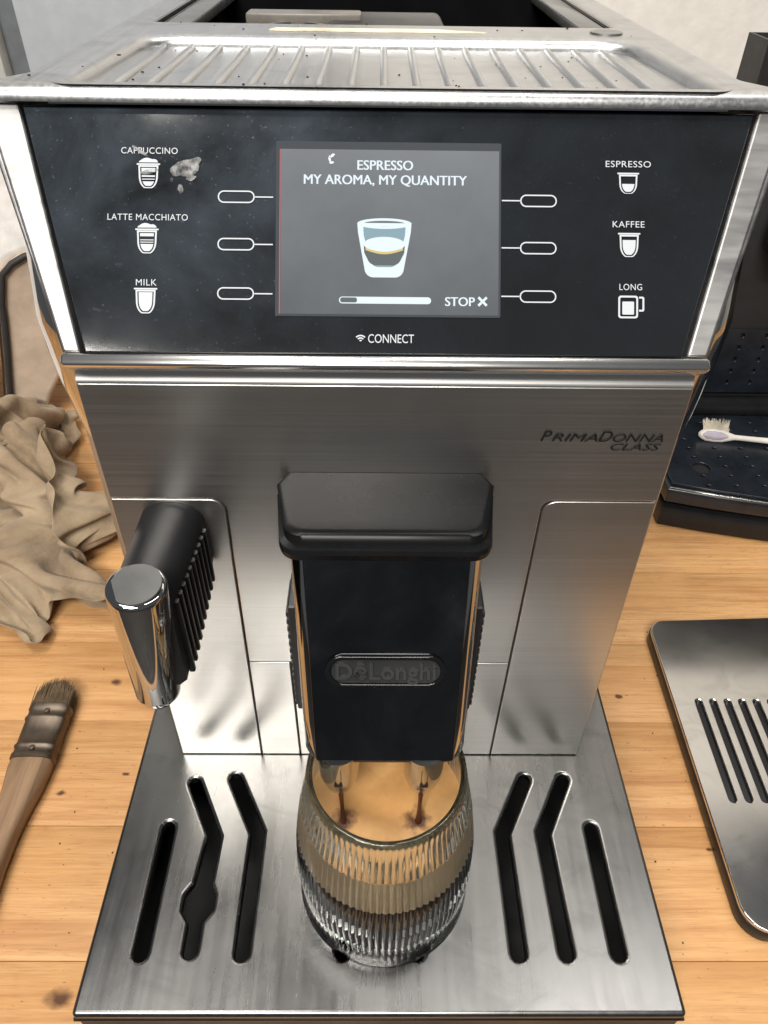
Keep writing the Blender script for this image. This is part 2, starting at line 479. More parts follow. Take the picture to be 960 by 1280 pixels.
# polished cheeks bulging from the slanted front corners
for s in (-1, 1):
    rings = []
    for k in range(13):
        t = k/12; z = .250+(.335-.250)*t; b = .0062*min(1, max(.2, (.345-z)/.05))*math.sin(PI*min(1, .08+t*.9))**.6
        ring = []
        for i in range(9):
            q = i/8; f = max(0., min(1., (z-.2931)/.0607)); ax, ay = max(.1062, .1040+.026*f), max(.0085, .0060+.0522*f)
            x, y = ax+(.1282-ax)*q, ay+(.0510-ay)*q
            h = b*math.sin(PI*q); ring.append((s*(x+.88*h), y-.47*h, z))
        ring.append((s*.110, .045, z)); rings.append(ring)
    bm = bmesh.new(); loft(bm, rings); obj('side_cheek', bm, M['chrome'], mach, 50)
# service-door front plates
FM = frame((0, 0, 0), (1, 0, 0), (0, 0, 1), (0, -1, 0))
stem, zc, zs = .0600, .1330, .2312
def seam(s_, z): return -(.0605+.0024*(zs-z)/.1775) if s_ < 0 else .0604-.0019*(zs-z)/.1775
G = .0003
front = rpoly([(-.1037, .2805, .001), (-.1037, zs, .0006), (seam(-1, zs)+G, zs, .0058), (seam(-1, zc)+G, zc+.0003, .0004), (seam(1, zc)-G, zc+.0003, .0004), (seam(1, zs)-G, zs, .0045), (.1037, zs, .0006), (.1037, .2805, .001)])
fp = sheet('front_panel', [front], M['steel'], mach, FM, .0024, .0005)
for s in (-1, 1):
    xt, xb, xc = seam(s, zs)+s*G, seam(s, .0556)+s*G, seam(s, zc)-s*G
    sheet('service_door', [rpoly([(s*.1036, zs-.0006, .0008), (xt, zs-.0006, .0055), (xb, .0556, .0005), (s*.1050, .0556, .0008)])], M['steel'], mach, FM, .0024, .0005)
    sheet('lower_panel', [rpoly([(xc, zc-.0003, .0004), (s*.0427, zc-.0003, .0004), (s*.0427, .0556, .0004), (xb-2*s*G, .0556, .0004)])], M['steel'], mach, FM, .0024, .0004)
sheet('centre_panel', [rpoly([(-.0421, zc-.0004, .0004), (.0421, zc-.0004, .0004), (.0421, .0556, .0004), (-.0421, .0556, .0004)])], M['steel'], mach, FM, .0024, .0004)
# stepped band between the front panel and the lip
prof = [(-.0, .2808), (.0001, .2812), (.0004, .2818), (.0009, .2825), (.0013, .2836), (.0015, .2850), (.0016, .2868), (.0016, .2892), (.006, .2892), (.006, .2808)]
bm = bmesh.new(); loft(bm, [[(-.1034, y, z) for y, z in prof], [(.1034, y, z) for y, z in prof]])
obj('front_band', bm, M['steel'], mach, 60, 3e-3)
# dark fill behind the plates' joints
obj('inner_frame', box(-.1029, .0020, .0570, .1029, .0040, .2800), M['void'], mach)

# --- tilted control panel
TILT = .7101; ZC = .2931
ct, st_ = math.cos(TILT), math.sin(TILT)
PM = frame((0, -.003, ZC), (1, 0, 0), (0, st_, ct), (0, -ct, st_))
def pan(x, u, n=0): return PM @ Vector((x, u, n))
# upper housing (wedge under the tilted panel)
bm = bmesh.new()
hv = [pan(-.1025, -.0012, -.004), pan(.1025, -.0012, -.004), pan(-.1280, .0795, -.004), pan(.1280, .0795, -.004)]
hv += [Vector((s*.1285, y, z)) for s in (-1, 1) for y, z in ((.052, .2893), (.06, .3535), (.182, .2893), (.182, .3535))]
for v in hv: bm.verts.new(v)
bmesh.ops.convex_hull(bm, input=bm.verts)
obj('upper_housing', bm, M['satin'], mach, 20)
for a in ((-.1285, .1825, -.1082, .43), (.1062, .1825, .1285, .43), (-.1080, .348, .1060, .43)): obj('rear_housing', box(a[0], a[1], .2893, a[2], a[3], .3534, .001), M['satin'], mach, 30)
# side frames of the panel
def solid(outline, depth, bev=.0012, mtx=PM, lift=0):
    bm = bmesh.new()
    loft(bm, [[mtx @ Vector((x, y, lift-depth)) for x, y in outline], [mtx @ Vector((x, y, lift)) for x, y in outline]])
    bmesh.ops.recalc_face_normals(bm, faces=bm.faces)
    bmesh.ops.bevel(bm, geom=bm.edges[:], offset=bev, segments=3, profile=.5, affect='EDGES'); return bm
fl = [(-.0975, .0002), (-.1178, .0800), (-.1290, .0800), (-.1030, .0002)]
fr = [(.0962, .0006), (.1030, .0002), (.1290, .0800), (.1192, .0800)]
obj('panel_frame', solid(fl, .006, .0010, lift=.0012), M['satin'], mach, 40, 2e-5)
obj('panel_frame', solid(fr, .006, .0010, lift=.0012), M['satin'], mach, 40, 2e-5)
for s, a, b in ((-1, (-.1030, .0002), (-.1290, .0800)), (1, (.1030, .0002), (.1290, .0800))):
    o2 = [a, b, (b[0]+s*.0030, b[1]), (a[0]+s*.0012, a[1])]
    obj('frame_flank', solid(o2, .010, .0008, lift=-.0018), M['satin'], mach, 40)
# bottom lip
lipo = rpoly([(-.1033, -.0040, .0012), (.1033, -.0040, .0012), (.1033, .0002, .0012), (-.1033, .0002, .0012)])
bm = bmesh.new()
rings = []
for x, k in ((-.1036, .55), (-.1031, .85), (-.1022, 1), (.1022, 1), (.1031, .85), (.1036, .55)):
    pr = [(-.0010, -.0044), (.0014, -.0046), (.0026, -.0042), (.0030, -.0038), (.0031, -.0033), (.0030, -.0009), (.0024, -.0003), (.0014, -.0001), (-.0040, -.0001), (-.0040, -.0044)]
    rings.append([pan(x, -.0022+(u+.0022)*k, n if n < 0 else n*k) for n, u in pr])
loft(bm, rings); obj('panel_lip', bm, M['trim'], mach, 50)
# black glass
gl = rpoly([(-.0966, .0004, .0004), (.0954, .0008, .0004), (.1186, .0797, .0004), (-.1172, .0797, .0004)])
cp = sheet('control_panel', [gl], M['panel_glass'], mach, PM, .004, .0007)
obj('panel_shadow_gap', solid([(-.0974, -.0001), (.0962, -.0001), (.1195, .0806), (-.1180, .0806)], .002, .0002, lift=-.0030), M['void'], mach)
# keys and their leader lines
def pill(cx, cy, hl, hh, w): return [rrect(cx-hl, cy-hh, cx+hl, cy+hh, hh, 8), rrect(cx-hl+w, cy-hh+w, cx+hl-w, cy+hh-w, hh-w, 8)]
for s, rows in ((-1, (.0508, .0356, .0198)), (1, (.0505, .0353, .0197))):
    for u in rows:
        lp = pill(s*.0485, u, .0059, .0020, .00042)
        x0, x1 = sorted((s*.0425, s*.0367)); lp.append([(x0, u-.0002), (x1, u-.0002), (x1, u+.0002), (x0, u+.0002)])
        sheet('touch_key', lp, M['print'], cp, PM @ Matrix.Translation((0, 0, .0003)))
# captions
for t, x, u, wd in (('CAPPUCCINO', -.0763, .0643, .0180), ('LATTE MACCHIATO', -.0767, .0430, .0256), ('MILK', -.0770, .0221, .0066),
                    ('ESPRESSO', .0774, .0617, .0146), ('KAFFEE', .0776, .0423, .0103), ('LONG', .0784, .0221, .0073)):
    o = text('caption', t, .0029, M['print'], cp, PM, x, u, .0003, 1.1, space=1.08)
    xs = [v.co.x for v in o.data.vertices]; k = wd/(max(xs)-min(xs)); c = (max(xs)+min(xs))/2
    for v in o.data.vertices: v.co.x = x+(v.co.x-c)*k
# drink icons
def cup(cx, top, w, h, k=1.):
    """half outline of a tapered tumbler"""
    L = []
    for i in range(15):
        t = i/14; a = t
        x = w*(1-.10*a) if a < .45 else w*(.955*math.sqrt(max(0, 1-((a-.45)/.62)**2.2)))
        L.append((x, -h*a))
    L.append((w*.34, -h*1.02))
    pts = [(-x, y) for x, y in L]+[(x, y) for x, y in reversed(L)]
    return [(cx+x*k, top+y) for x, y in pts]
def level(cx, top, w, h, y0, y1, k=.70):
    """liquid between two heights inside the cup (fractions of h, 0 top)"""
    def hw(a): return k*w*((1-.10*a) if a < .45 else .955*math.sqrt(max(0, 1-((a-.45)/.50)**2.2)))
    ks = [y0+(y1-y0)*i/8 for i in range(9)]
    return [(cx-hw(a), top-h*a) for a in ks]+[(cx+hw(a), top-h*a) for a in reversed(ks)]
def icon(cx, top, w, h, fills, foam=False):
    lps = []
    out = cup(cx, top, w, h)
    inn = [(cx+(x-cx)*.82, top-.00055+(y-top)*.88) for x, y in out]
    lps += [out, inn]
    lps.append([(cx-w*1.16, top+.0001), (cx+w*1.16, top+.0001), (cx+w*1.16, top+.0006), (cx-w*1.16, top+.0006)])
    for a, b in fills: lps.append(level(cx, top, w, h, a, b))
    if foam:
        f = [(cx+w*.95*math.cos(t), top+.0009+(.0010+.0004*abs(math.sin(2.3*t+.4)))*math.sin(t)*1.1) for t in [PI*i/16 for i in range(17)]]
        lps.append(f)
    o = sheet('drink_icon', lps, M['print'], cp, PM @ Matrix.Translation((0, 0, .0003)))
    return o
icon(-.0766, .0606, .0032, .0072, [(.12, .30), (.45, .52), (.60, .64), (.72, .92)], True)
icon(-.0769, .0397, .0032, .0072, [(.12, .26), (.40, .44), (.50, .54), (.60, .92)], True)
icon(-.0772, .0207, .0032, .0074, [(.10, .92)])
icon(.0774, .0593, .0030, .0060, [(.50, .92)])
icon(.0778, .0399, .0031, .0070, [(.24, .92)])
mx, mu = .0778, .0166
sheet('drink_icon', [rrect(mx-.0034, mu-.0036, mx+.0030, mu+.0037, .0009), rrect(mx-.0028, mu-.0030, mx+.0024, mu+.0031, .0005),
                     rrect(mx-.0021, mu-.0024, mx+.0017, mu+.0018, .0003),
                     rpoly([(mx+.0033, mu+.0034), (mx+.0050, mu+.0034, .0006), (mx+.0050, mu-.0014, .0006), (mx+.0033, mu-.0014), (mx+.0033, mu-.0008), (mx+.0044, mu-.0008, .0002), (mx+.0044, mu+.0028, .0002), (mx+.0033, mu+.0028)])],
      M['print'], cp, PM @ Matrix.Translation((0, 0, .0003)))
o = text('caption', 'CONNECT', .0040, M['print'], cp, PM, .0016, .0044, .0003, .98)
xs = [v.co.x for v in o.data.vertices]
for v in o.data.vertices: v.co.x = -.0060+(v.co.x-min(xs))*.0147/(max(xs)-min(xs))
wf = []
for r in (.0004, .0012, .0020):
    a = [R(45+90*i/10) for i in range(11)]
    ro, ri = r+.00022, max(.00001, r-.00022)
    wf.append([(-.0084+ro*math.cos(t), .0047+ro*math.sin(t)) for t in a]+[(-.0084+ri*math.cos(t), .0047+ri*math.sin(t)) for t in reversed(a)])
sheet('wifi_symbol', wf, M['print'], cp, PM @ Matrix.Translation((0, 0, .0003)))
# dried splashes on the glass
def blob(cx, cy, rx, ry, rot, seed, n=26):
    out = []
    for k in range(n):
        t = 2*PI*k/n; r = 1+.38*noise.noise(Vector((math.cos(t)*1.6+seed, math.sin(t)*1.6, seed)))+.14*noise.noise(Vector((math.cos(t)*5, math.sin(t)*5, seed)))
        x, y = rx*r*math.cos(t), ry*r*math.sin(t)
        out.append((cx+x*math.cos(rot)-y*math.sin(rot), cy+x*math.sin(rot)+y*math.cos(rot)))
    return out
for b in ((-.0645, .0600, .0055, .0026, .35, 3), (-.0630, .0566, .0016, .0008, .2, 5), (-.0662, .0531, .0008, .0016, .1, 9), (-.0691, .0560, .0006, .0006, 0, 4),
          (-.0766, .0585, .0030, .0008, .25, 2), (-.0795, .0652, .0030, .0005, -.6, 8)):
    sheet('dried_splash', [blob(*b)], M['dried_milk'], cp, PM @ Matrix.Translation((0, 0, .00042)), .0001)
for b in ((-.0178, .0640, .0010, .0004, .7, 1), (-.0186, .0630, .0004, .0010, .1, 6), (-.0180, .0618, .0008, .0004, .2, 7)):
    sheet('dried_splash', [blob(*b)], M['print'], cp, PM @ Matrix.Translation((0, 0, .0010)), .0001)

# --- display
dsp = sheet('display', [rrect(-.0358, .0128, .0364, .0688, .0004)], M['screen_border'], mach, PM @ Matrix.Translation((0, 0, .0004)), .0006)
DM = PM @ Matrix.Translation((0, 0, .0006))
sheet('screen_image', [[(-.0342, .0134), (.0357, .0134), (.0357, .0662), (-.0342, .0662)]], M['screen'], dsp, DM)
sheet('red_line', [[(-.0346, .0134), (-.0343, .0134), (-.0343, .0662), (-.0346, .0662)]], M['screen_red'], dsp, DM)
for body, size, x, u, k in (('ESPRESSO', .0044, -.0010, .0597, .96), ('MY AROMA, MY QUANTITY', .0044, -.0010, .0550, .96), ('STOP', .0041, .0232, .0163, .98)):
    embolden(text('screen_text', body, size, M['screen_white'], dsp, DM, x, u, .0002, k), .00018)
for a in (45, -45):
    c, s = math.cos(R(a)), math.sin(R(a))
    sheet('stop_cross', [[(.0306+x*c-y*s, .0178+x*s+y*c) for x, y in ((-.0019, -.0004), (.0019, -.0004), (.0019, .0004), (-.0019, .0004))]], M['screen_white'], dsp, DM @ Matrix.Translation((0, 0, .0002 if a > 0 else .00025)))
sheet('progress_bar', [rrect(-.0154, .0168, .0141, .0190, .0011)], M['screen_white'], dsp, DM @ Matrix.Translation((0, 0, .0002)))
sheet('progress_fill', [rrect(-.0150, .0171, -.0096, .0187, .0007)], M['screen_grey'], dsp, DM @ Matrix.Translation((0, 0, .00035)))
# picture of the espresso glass
def tum(wt, wb, y0, y1, cx=-.0010):
    return rpoly([(cx-wt, y1, .0006), (cx-wt*.97, y1-.003, .001), (cx-wb, y0, .0028), (cx+wb, y0, .0028), (cx+wt*.97, y1-.003, .001), (cx+wt, y1, .0006)], 6)
sheet('cup_picture', [tum(.0087, .0058, .0252, .0426)+[], ], M['screen_cyan'], dsp, DM @ Matrix.Translation((0, 0, .0002)))
sheet('cup_picture', [tum(.0087, .0058, .0252, .0426), tum(.0068, .0040, .0285, .0416)], M['screen_white'], dsp, DM @ Matrix.Translation((0, 0, .00035)))
sheet('cup_picture', [circ(-.0010, .0424, .0087, 36, .0017), circ(-.0010, .0424, .0066, 36, .0009)], M['screen_white'], dsp, DM @ Matrix.Translation((0, 0, .00045)))
sheet('cup_picture', [tum(.0066, .0044, .0290, .0360)], M['screen_grey'], dsp, DM @ Matrix.Translation((0, 0, .0005)))
sheet('cup_picture', [circ(-.0010, .0357, .0066, 36, .0024)], M['screen_white'], dsp, DM @ Matrix.Translation((0, 0, .0006)))
sheet('cup_picture', [[(-.0070+.012*i/16, .0345-.0012*math.sin(PI*i/16)) for i in range(17)]+[(.0050-.012*i/16, .0338-.0013*math.sin(PI*i/16)) for i in range(17)]], M['screen_gold'], dsp, DM @ Matrix.Translation((0, 0, .0007)))

# --- name on the front
FT = frame((0, -.0004, 0), (1, 0, 0), (0, 0, 1), (0, -1, 0))
def name_text(s, size, x0, x1, z):
    o = text('model_name', s, size, M['letter_dark'], fp, FT, 0, z, 0, 1.3, .3, 'LEFT')
    xs = [v.co.x for v in o.data.vertices]; a, b = min(xs), max(xs)
    for v in o.data.vertices: v.co.x = x0+(v.co.x-a)*(x1-x0)/(b-a)
name_text('P', .0064, .0550, .0588, .2588); name_text('RIMA', .0047, .0590, .0752, .2588)
name_text('D', .0064, .0755, .0803, .2588); name_text('ONNA', .0047, .0805, .0985, .2588)
name_text('CLASS', .0042, .0805, .0983, .2551)

# --- top cover with cup-warming recess and bean hopper
ZT = .3597
def top_outline(g=0):
    return rpoly([(-.1300, .0460, .003), (.1300, .0460, .003), (.1300, .0560, .004), (.1222, .0690, .006), (.1222, .42, .02), (-.1222, .42, .02), (-.1222, .0690, .006), (-.1300, .0560, .004)])
rec = rpoly([(-.1040, .0535, .004), (.1070, .0535, .004), (.1010, .1480, .014), (-.0995, .1480, .014)], 8)
hop = rpoly([(-.1060, .1870, .005), (.1040, .1860, .005), (.1040, .345, .01), (-.1060, .345, .01)], 6)
TM = Matrix.Translation((0, 0, ZT))
tc = sheet('top_cover', [top_outline(), rec, hop], M['steel_top'], mach, TM, .0046, .0040, 5, .0056)
obj('recess_floor', box(-.109, .050, ZT-.0060, .110, .152, ZT-.0045), M['steel_top'], tc)
bm = bmesh.new(); rings = []
for y, k in ((.0585, .15), (.0592, .7), (.0602, 1), (.1430, 1), (.1445, .6), (.1455, .1)):
    rings.append([(math.cos(PI*i/8)*.0015*(.5+.5*k), y, ZT-.0047+.0022*k*math.sin(PI*i/8)) for i in range(9)])
loft(bm, rings); rib_me = None
for i in range(17):
    if rib_me is None:
        o = obj('rib', bm, M['steel_top'], tc, 60); rib_me = o.data
    else: o = link('rib', rib_me, None, tc)
    o.location.x = -.0920+i*.01135
# hopper well
bm = bmesh.new()
for x0, y0, x1, y1 in ((-.108, .184, -.1062, .347), (.1042, .184, .106, .347), (-.1062, .184, .1042, .1868), (-.1062, .3452, .1042, .347)):
    b2 = box(x0, y0, .285, x1, y1, ZT-.0012); me = bpy.data.meshes.new('t'); b2.to_mesh(me); b2.free(); bm.from_mesh(me); bpy.data.meshes.remove(me)
b2 = box(-.1062, .1868, .285, .1042, .3452, .290); me = bpy.data.meshes.new('t'); b2.to_mesh(me); b2.free(); bm.from_mesh(me)
hw = obj('bean_hopper', bm, M['piano'], mach)
obj('hopper_cover', box(-.030, .205, .340, .030, .262, .356, .004, 3), M['black_plastic'], hw)
obj('hopper_bridge', box(-.070, .225, .350, -.012, .240, .3588, .0015), plain('clear_brown_plastic', (.16, .145, .125), .3), hw)
dial = lathe([(.0001, .340), (.016, .340), (.0165, .352), (.0150, .3545), (.0125, .3545), (.012, .353), (.0001, .353)], -.044, .213, 40)
obj('grinder_dial', dial, M['black_plastic'], hw)
obj('dial_ring', lathe([(.0125, .3546), (.0150, .3546), (.0150, .3551), (.0125, .3551), (.0125, .3546)], -.044, .213, 40, (False, False)), M['satin'], hw)
for s in (-1, 1):
    obj('hopper_edge', box(s*.098-.006, .188, .352, s*.098+.006, .345, .3575, .001), plain('smoke_plastic', (.10, .10, .095), .25), hw)
tp = [(-.0505, .1610), (-.0480, .1660), (-.030, .1668), (-.010, .1660), (.010, .1672), (.024, .1660), (.030, .1630), (.043, .1600), (.030, .1590), (.012, .1596), (-.008, .1588), (-.030, .1600), (-.046, .1592)]
sheet('torn_sticker', [tp], M['paper'], tc, Matrix.Translation((0, 0, ZT+.0006)), .0005)
obj('round_emblem', lathe([(.0001, ZT), (.0070, ZT), (.0070, ZT+.0007), (.0055, ZT+.0009), (.0001, ZT+.0005)], .0960, .1650, 32), M['satin'], tc)

# --- spout
def spout_ring(z, yf, w, r=.010, seg=7, yb=0.):
    pts = rpoly([(w, yb), (w, yf, r), (-w, yf, r), (-w, yb)], seg)
    return [(x+.0007, y, z) for x, y in pts]
Z0, Z1, Y0, Y1 = .2355, .1590, -.0325, -.0672
def yfz(z): return Y0+(Y1-Y0)*(Z0-z)/(Z0-Z1)
def swz(z): return .0342-.0040*(Z0-z)/(Z0-Z1)
bm = bmesh.new()
rings = [spout_ring(z, yfz(z), swz(z), .009, 8, -.0005) for z in [Z0-(Z0-Z1-.0014)*i/6 for i in range(7)]]
rings += [spout_ring(Z1+.0004, yfz(Z1)+.0004, swz(Z1)-.0004, .009, 8, -.0005), spout_ring(Z1, yfz(Z1)+.0014, swz(Z1)-.0014, .009, 8, -.0005)]
loft(bm, rings); obj('spout', bm, M['chrome'], mach, 40)
SN = Vector((0, -(Z0-Z1), -(Y1-Y0))).normalized(); SU = Vector((0, Y0-Y1, Z0-Z1)).normalized()
SM = frame((.0007, Y1, Z1), (1, 0, 0), SU, SN)
SL = math.hypot(Z0-Z1, Y0-Y1)
def dark_front():
    n = NT('dark_polished_front'); big = n.noise(26, 5, .6, None, .5); sp = n.noise(900, 2)
    f = n.math('ADD', n.maprange(big, .42, .72, 0, .8), n.maprange(sp, .70, .78, 0, .6), True)
    n.set(Base_Color=n.mix(f, (.075, .076, .08), (.15, .15, .155)), Metallic=1., Roughness=n.maprange(f, 0, 1, .07, .30)); return n.m
M['dark_chrome'] = dark_front()
sf = sheet('spout_front', [rpoly([(-.0254, .0014, .001), (.0254, .0014, .001), (.0290, SL-.001, .0005), (-.0290, SL-.001, .0005)])], M['dark_chrome'], mach, SM @ Matrix.Translation((0, 0, .0006)), .0012, .0005)
bz = (.1945-Z1)/SU.z
bd = sheet('badge', [rrect(-.0215, bz-.0063, .0215, bz+.0063, .0063, 12), rrect(-.0195, bz-.0046, .0195, bz+.0046, .0046, 12)], M['piano'], mach, SM @ Matrix.Translation((0, 0, .0022)), .0018, .0006)
sheet('badge_field', [rrect(-.0197, bz-.0048, .0197, bz+.0048, .0048, 12)], M['matte_black'], bd, SM @ Matrix.Translation((0, 0, .0011)), .0006)
text('badge_letters', "D\u0113Longhi", .0088, plain('badge_letter', (.035, .035, .036), .3), bd, SM, 0, bz-.0029, .0013, 1.02, ext=.0006, off=.00016, space=1.02)
def cap_ring(z0, yf, wf, g=0, dz=0.):
    pts = rpoly([(.0360-g, 0), (.0395-g, -.006), (wf, yf, .007), (-wf, yf, .007), (-.0395+g, -.006), (-.0360+g, 0)], 6)
    return [(x+.0003, y-.0002, z0+dz*y/yf) for x, y in pts]
bm = bmesh.new()
loft(bm, [cap_ring(.2340, -.0345, .0338), cap_ring(.2344, -.0362, .0354), cap_ring(.2370, -.0366, .0358), cap_ring(.2384, -.0358, .0354), cap_ring(.2388, -.0334, .0338, .0004), cap_ring(.2395, -.0330, .0336, .0004), cap_ring(.2432, -.0318, .0340, .0002, -.0016), cap_ring(.2438, -.0306, .0330, .0008, -.0016), cap_ring(.2440, -.0290, .0316, .002, -.0016)])
obj('spout_cap', bm, plain('spout_cap_black', (.006, .006, .0065), .26, Specular_IOR_Level=.12), mach, 35)
# ribbed grips that show beside the spout
for s in (-1, 1):
    bm = box(s*.0352-.0016+.0007, -.0290, .138, s*.0352+.0016+.0007, -.010, .203, .0006, 1)
    for k in range(14):
        z = .141+k*.0043
        b2 = box(s*.0371-.0006+.0007, -.0285, z, s*.0371+.0006+.0007, -.011, z+.0022); me = bpy.data.meshes.new('t'); b2.to_mesh(me); b2.free(); bm.from_mesh(me)
    obj('spout_grip', bm, M['matte_black'], mach, 30)
for x in (-.0168, .0158):
    nz = obj('nozzle', lathe([(.0001, .161), (.0078, .161), (.0078, .1500), (.0076, .1450), (.0066, .1405), (.0058, .1375), (.0048, .1365), (.0038, .1370), (.0034, .140), (.0001, .141)], x, -.0615, 32), M['chrome'], mach, 50)
    obj('nozzle_slot', box(x-.0018, -.0692, .1450, x+.0018, -.0660, .1580, .0006), M['void'], nz)

# --- hot-water arm and chrome frother tube
bm = bmesh.new(); rings = []
for y, zt, zb, hw_ in ((0, .2292, .1950, .0122), (-.004, .2296, .1945, .0120), (-.030, .2318, .1890, .0112), (-.050, .2330, .1840, .0100)):
    ring = [(hw_*math.cos(PI*i/12), zt-.0085+.0085*math.sin(PI*i/12)) for i in range(13)]
    ring += [(-hw_, zb+.003), (-hw_+.003, zb), (hw_-.003, zb), (hw_, zb+.003)]
    rings.append([(-.0815+x, y-.0002, z) for x, z in ring])
loft(bm, rings); arm = obj('frother_arm', bm, M['black_plastic'], mach, 40)
rm = None
for s in (-1, 1):
    for k in range(10):
        y = -.0055-k*.0043; t = -y/.05
        b = box(-.0011, -.0011, 0, .0011, .0011, 1, .0004, 1)
        z0, z1, hw_ = .1950-.0105*t-.0006, .2195+.0035*t, .0122-.0022*t
        for v in b.verts: v.co = Vector((-.0815+s*(hw_+.0003)+v.co.x, y+v.co.y, z0+v.co.z*(z1-z0)))
        obj('rib', b, M['black_plastic'], arm, 30)
p0, p1 = Vector((-.0797, -.0510, .2372)), Vector((-.0850, -.0465, .1740))
ft = obj('frother_tube', cyl_between(p0, p1, [(.0001, 0), (.0086, 0), (.0093, .004), (.0097, .016), (.0098, .03), (.0084, .93), (.0082, .965), (.0075, .985), (.0062, 1), (.0001, 1)], 48), M['chrome'], mach, 50)
obj('tube_end', cyl_between(p0.lerp(p1, -.002), p0.lerp(p1, -.010), [(.0001, 0), (.0084, 0), (.0082, 1), (.0001, 1)], 40), plain('satin_grey', (.20, .20, .195), .4, .8), mach, 50)
obj('tube_tip', cyl_between(p0.lerp(p1, 1.0), p0.lerp(p1, 1.06), [(.0001, 0), (.0058, 0), (.0054, .8), (.0045, 1), (.0001, 1)], 32), M['black_plastic'], mach, 40)

# --- drip tray
ZP = .055
bm = prism(rpoly([(-.1262, -.1178, .004), (.1262, -.1178, .004), (.1262, .05, .004), (-.1262, .05, .004)]), .0015, .010)
def join(bm, b2):
    me = bpy.data.meshes.new('t'); b2.to_mesh(me); b2.free(); bm.from_mesh(me); bpy.data.meshes.remove(me)
for a in ((-.1262, -.1178, .1262, -.1150), (-.1262, -.1149, -.1236, .05), (.1236, -.1149, .1262, .05), (-.1235, .0475, .1235, .05)): join(bm, box(a[0], a[1], .0101, a[2], a[3], ZP-.0044))
tr = obj('drip_tray', bm, M['matte_black'], mach, 30)
holes = []
for s in (-1, 1):
    holes.append(stroke([(s*.1040, -.0960), (s*.1040, -.0402)], .0031))
    holes.append(stroke([(s*.0602, -.0960), (s*.0598, -.0425), (s*.0748, -.0142)], .0031))
    holes.append(stroke([(s*.0165, -.0955), (s*.0165, -.075)], .0030))
holes.append(stroke([(.0812, -.0960), (.0798, -.0425), (.0950, -.0140)], .0031))
# left one widens into a float window
bx = -.0828
holes.append(rpoly([(bx-.0031, -.0980, .003), (bx+.0031, -.0980, .003), (bx+.0031, -.0835, .002), (bx+.0070, -.0785, .002), (bx+.0070, -.0715, .002), (bx+.0044, -.0665, .002),
                    (-.0777, -.0445, .001), (-.0940, -.0128, .003), (-.0994, -.0152, .003), (-.0840, -.0440, .002), (bx-.0036, -.0665, .002), (bx-.0070, -.0715, .002), (bx-.0070, -.0785, .002), (bx-.0031, -.0835, .002)], 4))
gp = rpoly([(-.1268, -.1192, .002), (.1268, -.1192, .002), (.1268, .052, .003), (-.1268, .052, .003)])
grate = sheet('tray_plate', [gp]+holes, M['steel_tray'], tr, Matrix.Translation((0, 0, ZP)), .0042, .0018, 3)
obj('tray_front_strip', box(-.1268, -.1197, .0490, .1268, -.1180, .0505, .0004, 1), M['black_plastic'], tr)
obj('tray_floor', box(-.1234, -.1148, .0102, .1234, .0474, .0110), M['void'], tr)

# ------------------------------------------------------------------ glass and coffee
GX, GY, GZ = .0016, -.0630, ZP+.0003
GH = .0945
def grad(h):       # outer radius along the height
    t = h/GH
    pts = [(0, .0385), (.035, .0388), (.05, .0365), (.12, .0378), (.30, .0387), (.50, .0378), (.70, .0356), (.88, .0326), (1, .0310)]
    for (a, ra), (b, rb) in zip(pts, pts[1:]):
        if t <= b:
            k = (t-a)/(b-a); return ra+(rb-ra)*k
    return pts[-1][1]
NF, PF = 84, 6
N = NF*PF
bm = bmesh.new(); rings = []
rings.append([(GX+.0001*math.cos(2*PI*k/N), GY+.0001*math.sin(2*PI*k/N), GZ+.0012) for k in range(N)])
rings.append([(GX+.031*math.cos(2*PI*k/N), GY+.031*math.sin(2*PI*k/N), GZ+.0010) for k in range(N)])
rings.append([(GX+.0345*math.cos(2*PI*k/N), GY+.0345*math.sin(2*PI*k/N), GZ) for k in range(N)])
for i in range(25):
    h = GH*(.0+.955*i/24) if i else .0004
    amp = .00080*min(1, max(0, (i-1.2)/2), max(.25, (24.6-i)/1.6))
    rings.append([(GX+(grad(h)-amp+amp*abs(math.cos(NF*.5*2*PI*k/N)))*math.cos(2*PI*k/N), GY+(grad(h)-amp+amp*abs(math.cos(NF*.5*2*PI*k/N)))*math.sin(2*PI*k/N), GZ+h) for k in range(N)])
for j in range(1, 8):  # rounded rim
    a = PI*j/8; rc = grad(GH)-.0012
    rings.append([(GX+(rc+.0013*math.cos(a))*math.cos(2*PI*k/N), GY+(rc+.0013*math.cos(a))*math.sin(2*PI*k/N), GZ+GH-.0013+.0013*math.sin(a)) for k in range(N)])
BASE = .0120
def inner(h): return grad(h)-.0026-.0012*min(1, (GH-h)/.022)
for i in range(17):
    h = GH-.003-(GH-.003-BASE-.004)*i/16
    rings.append([(GX+inner(h)*math.cos(2*PI*k/N), GY+inner(h)*math.sin(2*PI*k/N), GZ+h) for k in range(N)])
for rr, h in ((inner(BASE)-.0012, BASE+.0008), (inner(BASE)-.005, BASE), (.0001, BASE)):
    rings.append([(GX+rr*math.cos(2*PI*k/N), GY+rr*math.sin(2*PI*k/N), GZ+h) for k in range(N)])
loft(bm, rings)
tag(obj('drinking_glass', bm, M['glass'], None, 75), 'clear ribbed glass tumbler on the drip tray under the spout', 'glass')
cof = thing('coffee', 'fresh espresso with tan crema inside the ribbed glass', 'coffee', (GX, GY, GZ+BASE))
ZCF = .0690     # liquid height in glass
def disc(levels): return lathe([(.0001, GZ+levels[0])]+[(inner(h)+.00015, GZ+h) for h in levels]+[(.0001, GZ+levels[-1])], GX, GY, 96)
obj('brew', disc([BASE+.0030, .024, .038, .0488]), M['brew'], cof, 50)
obj('crema_layer', disc([.0489, .054, .062, ZCF-.0006]), M['crema_side'], cof, 50)
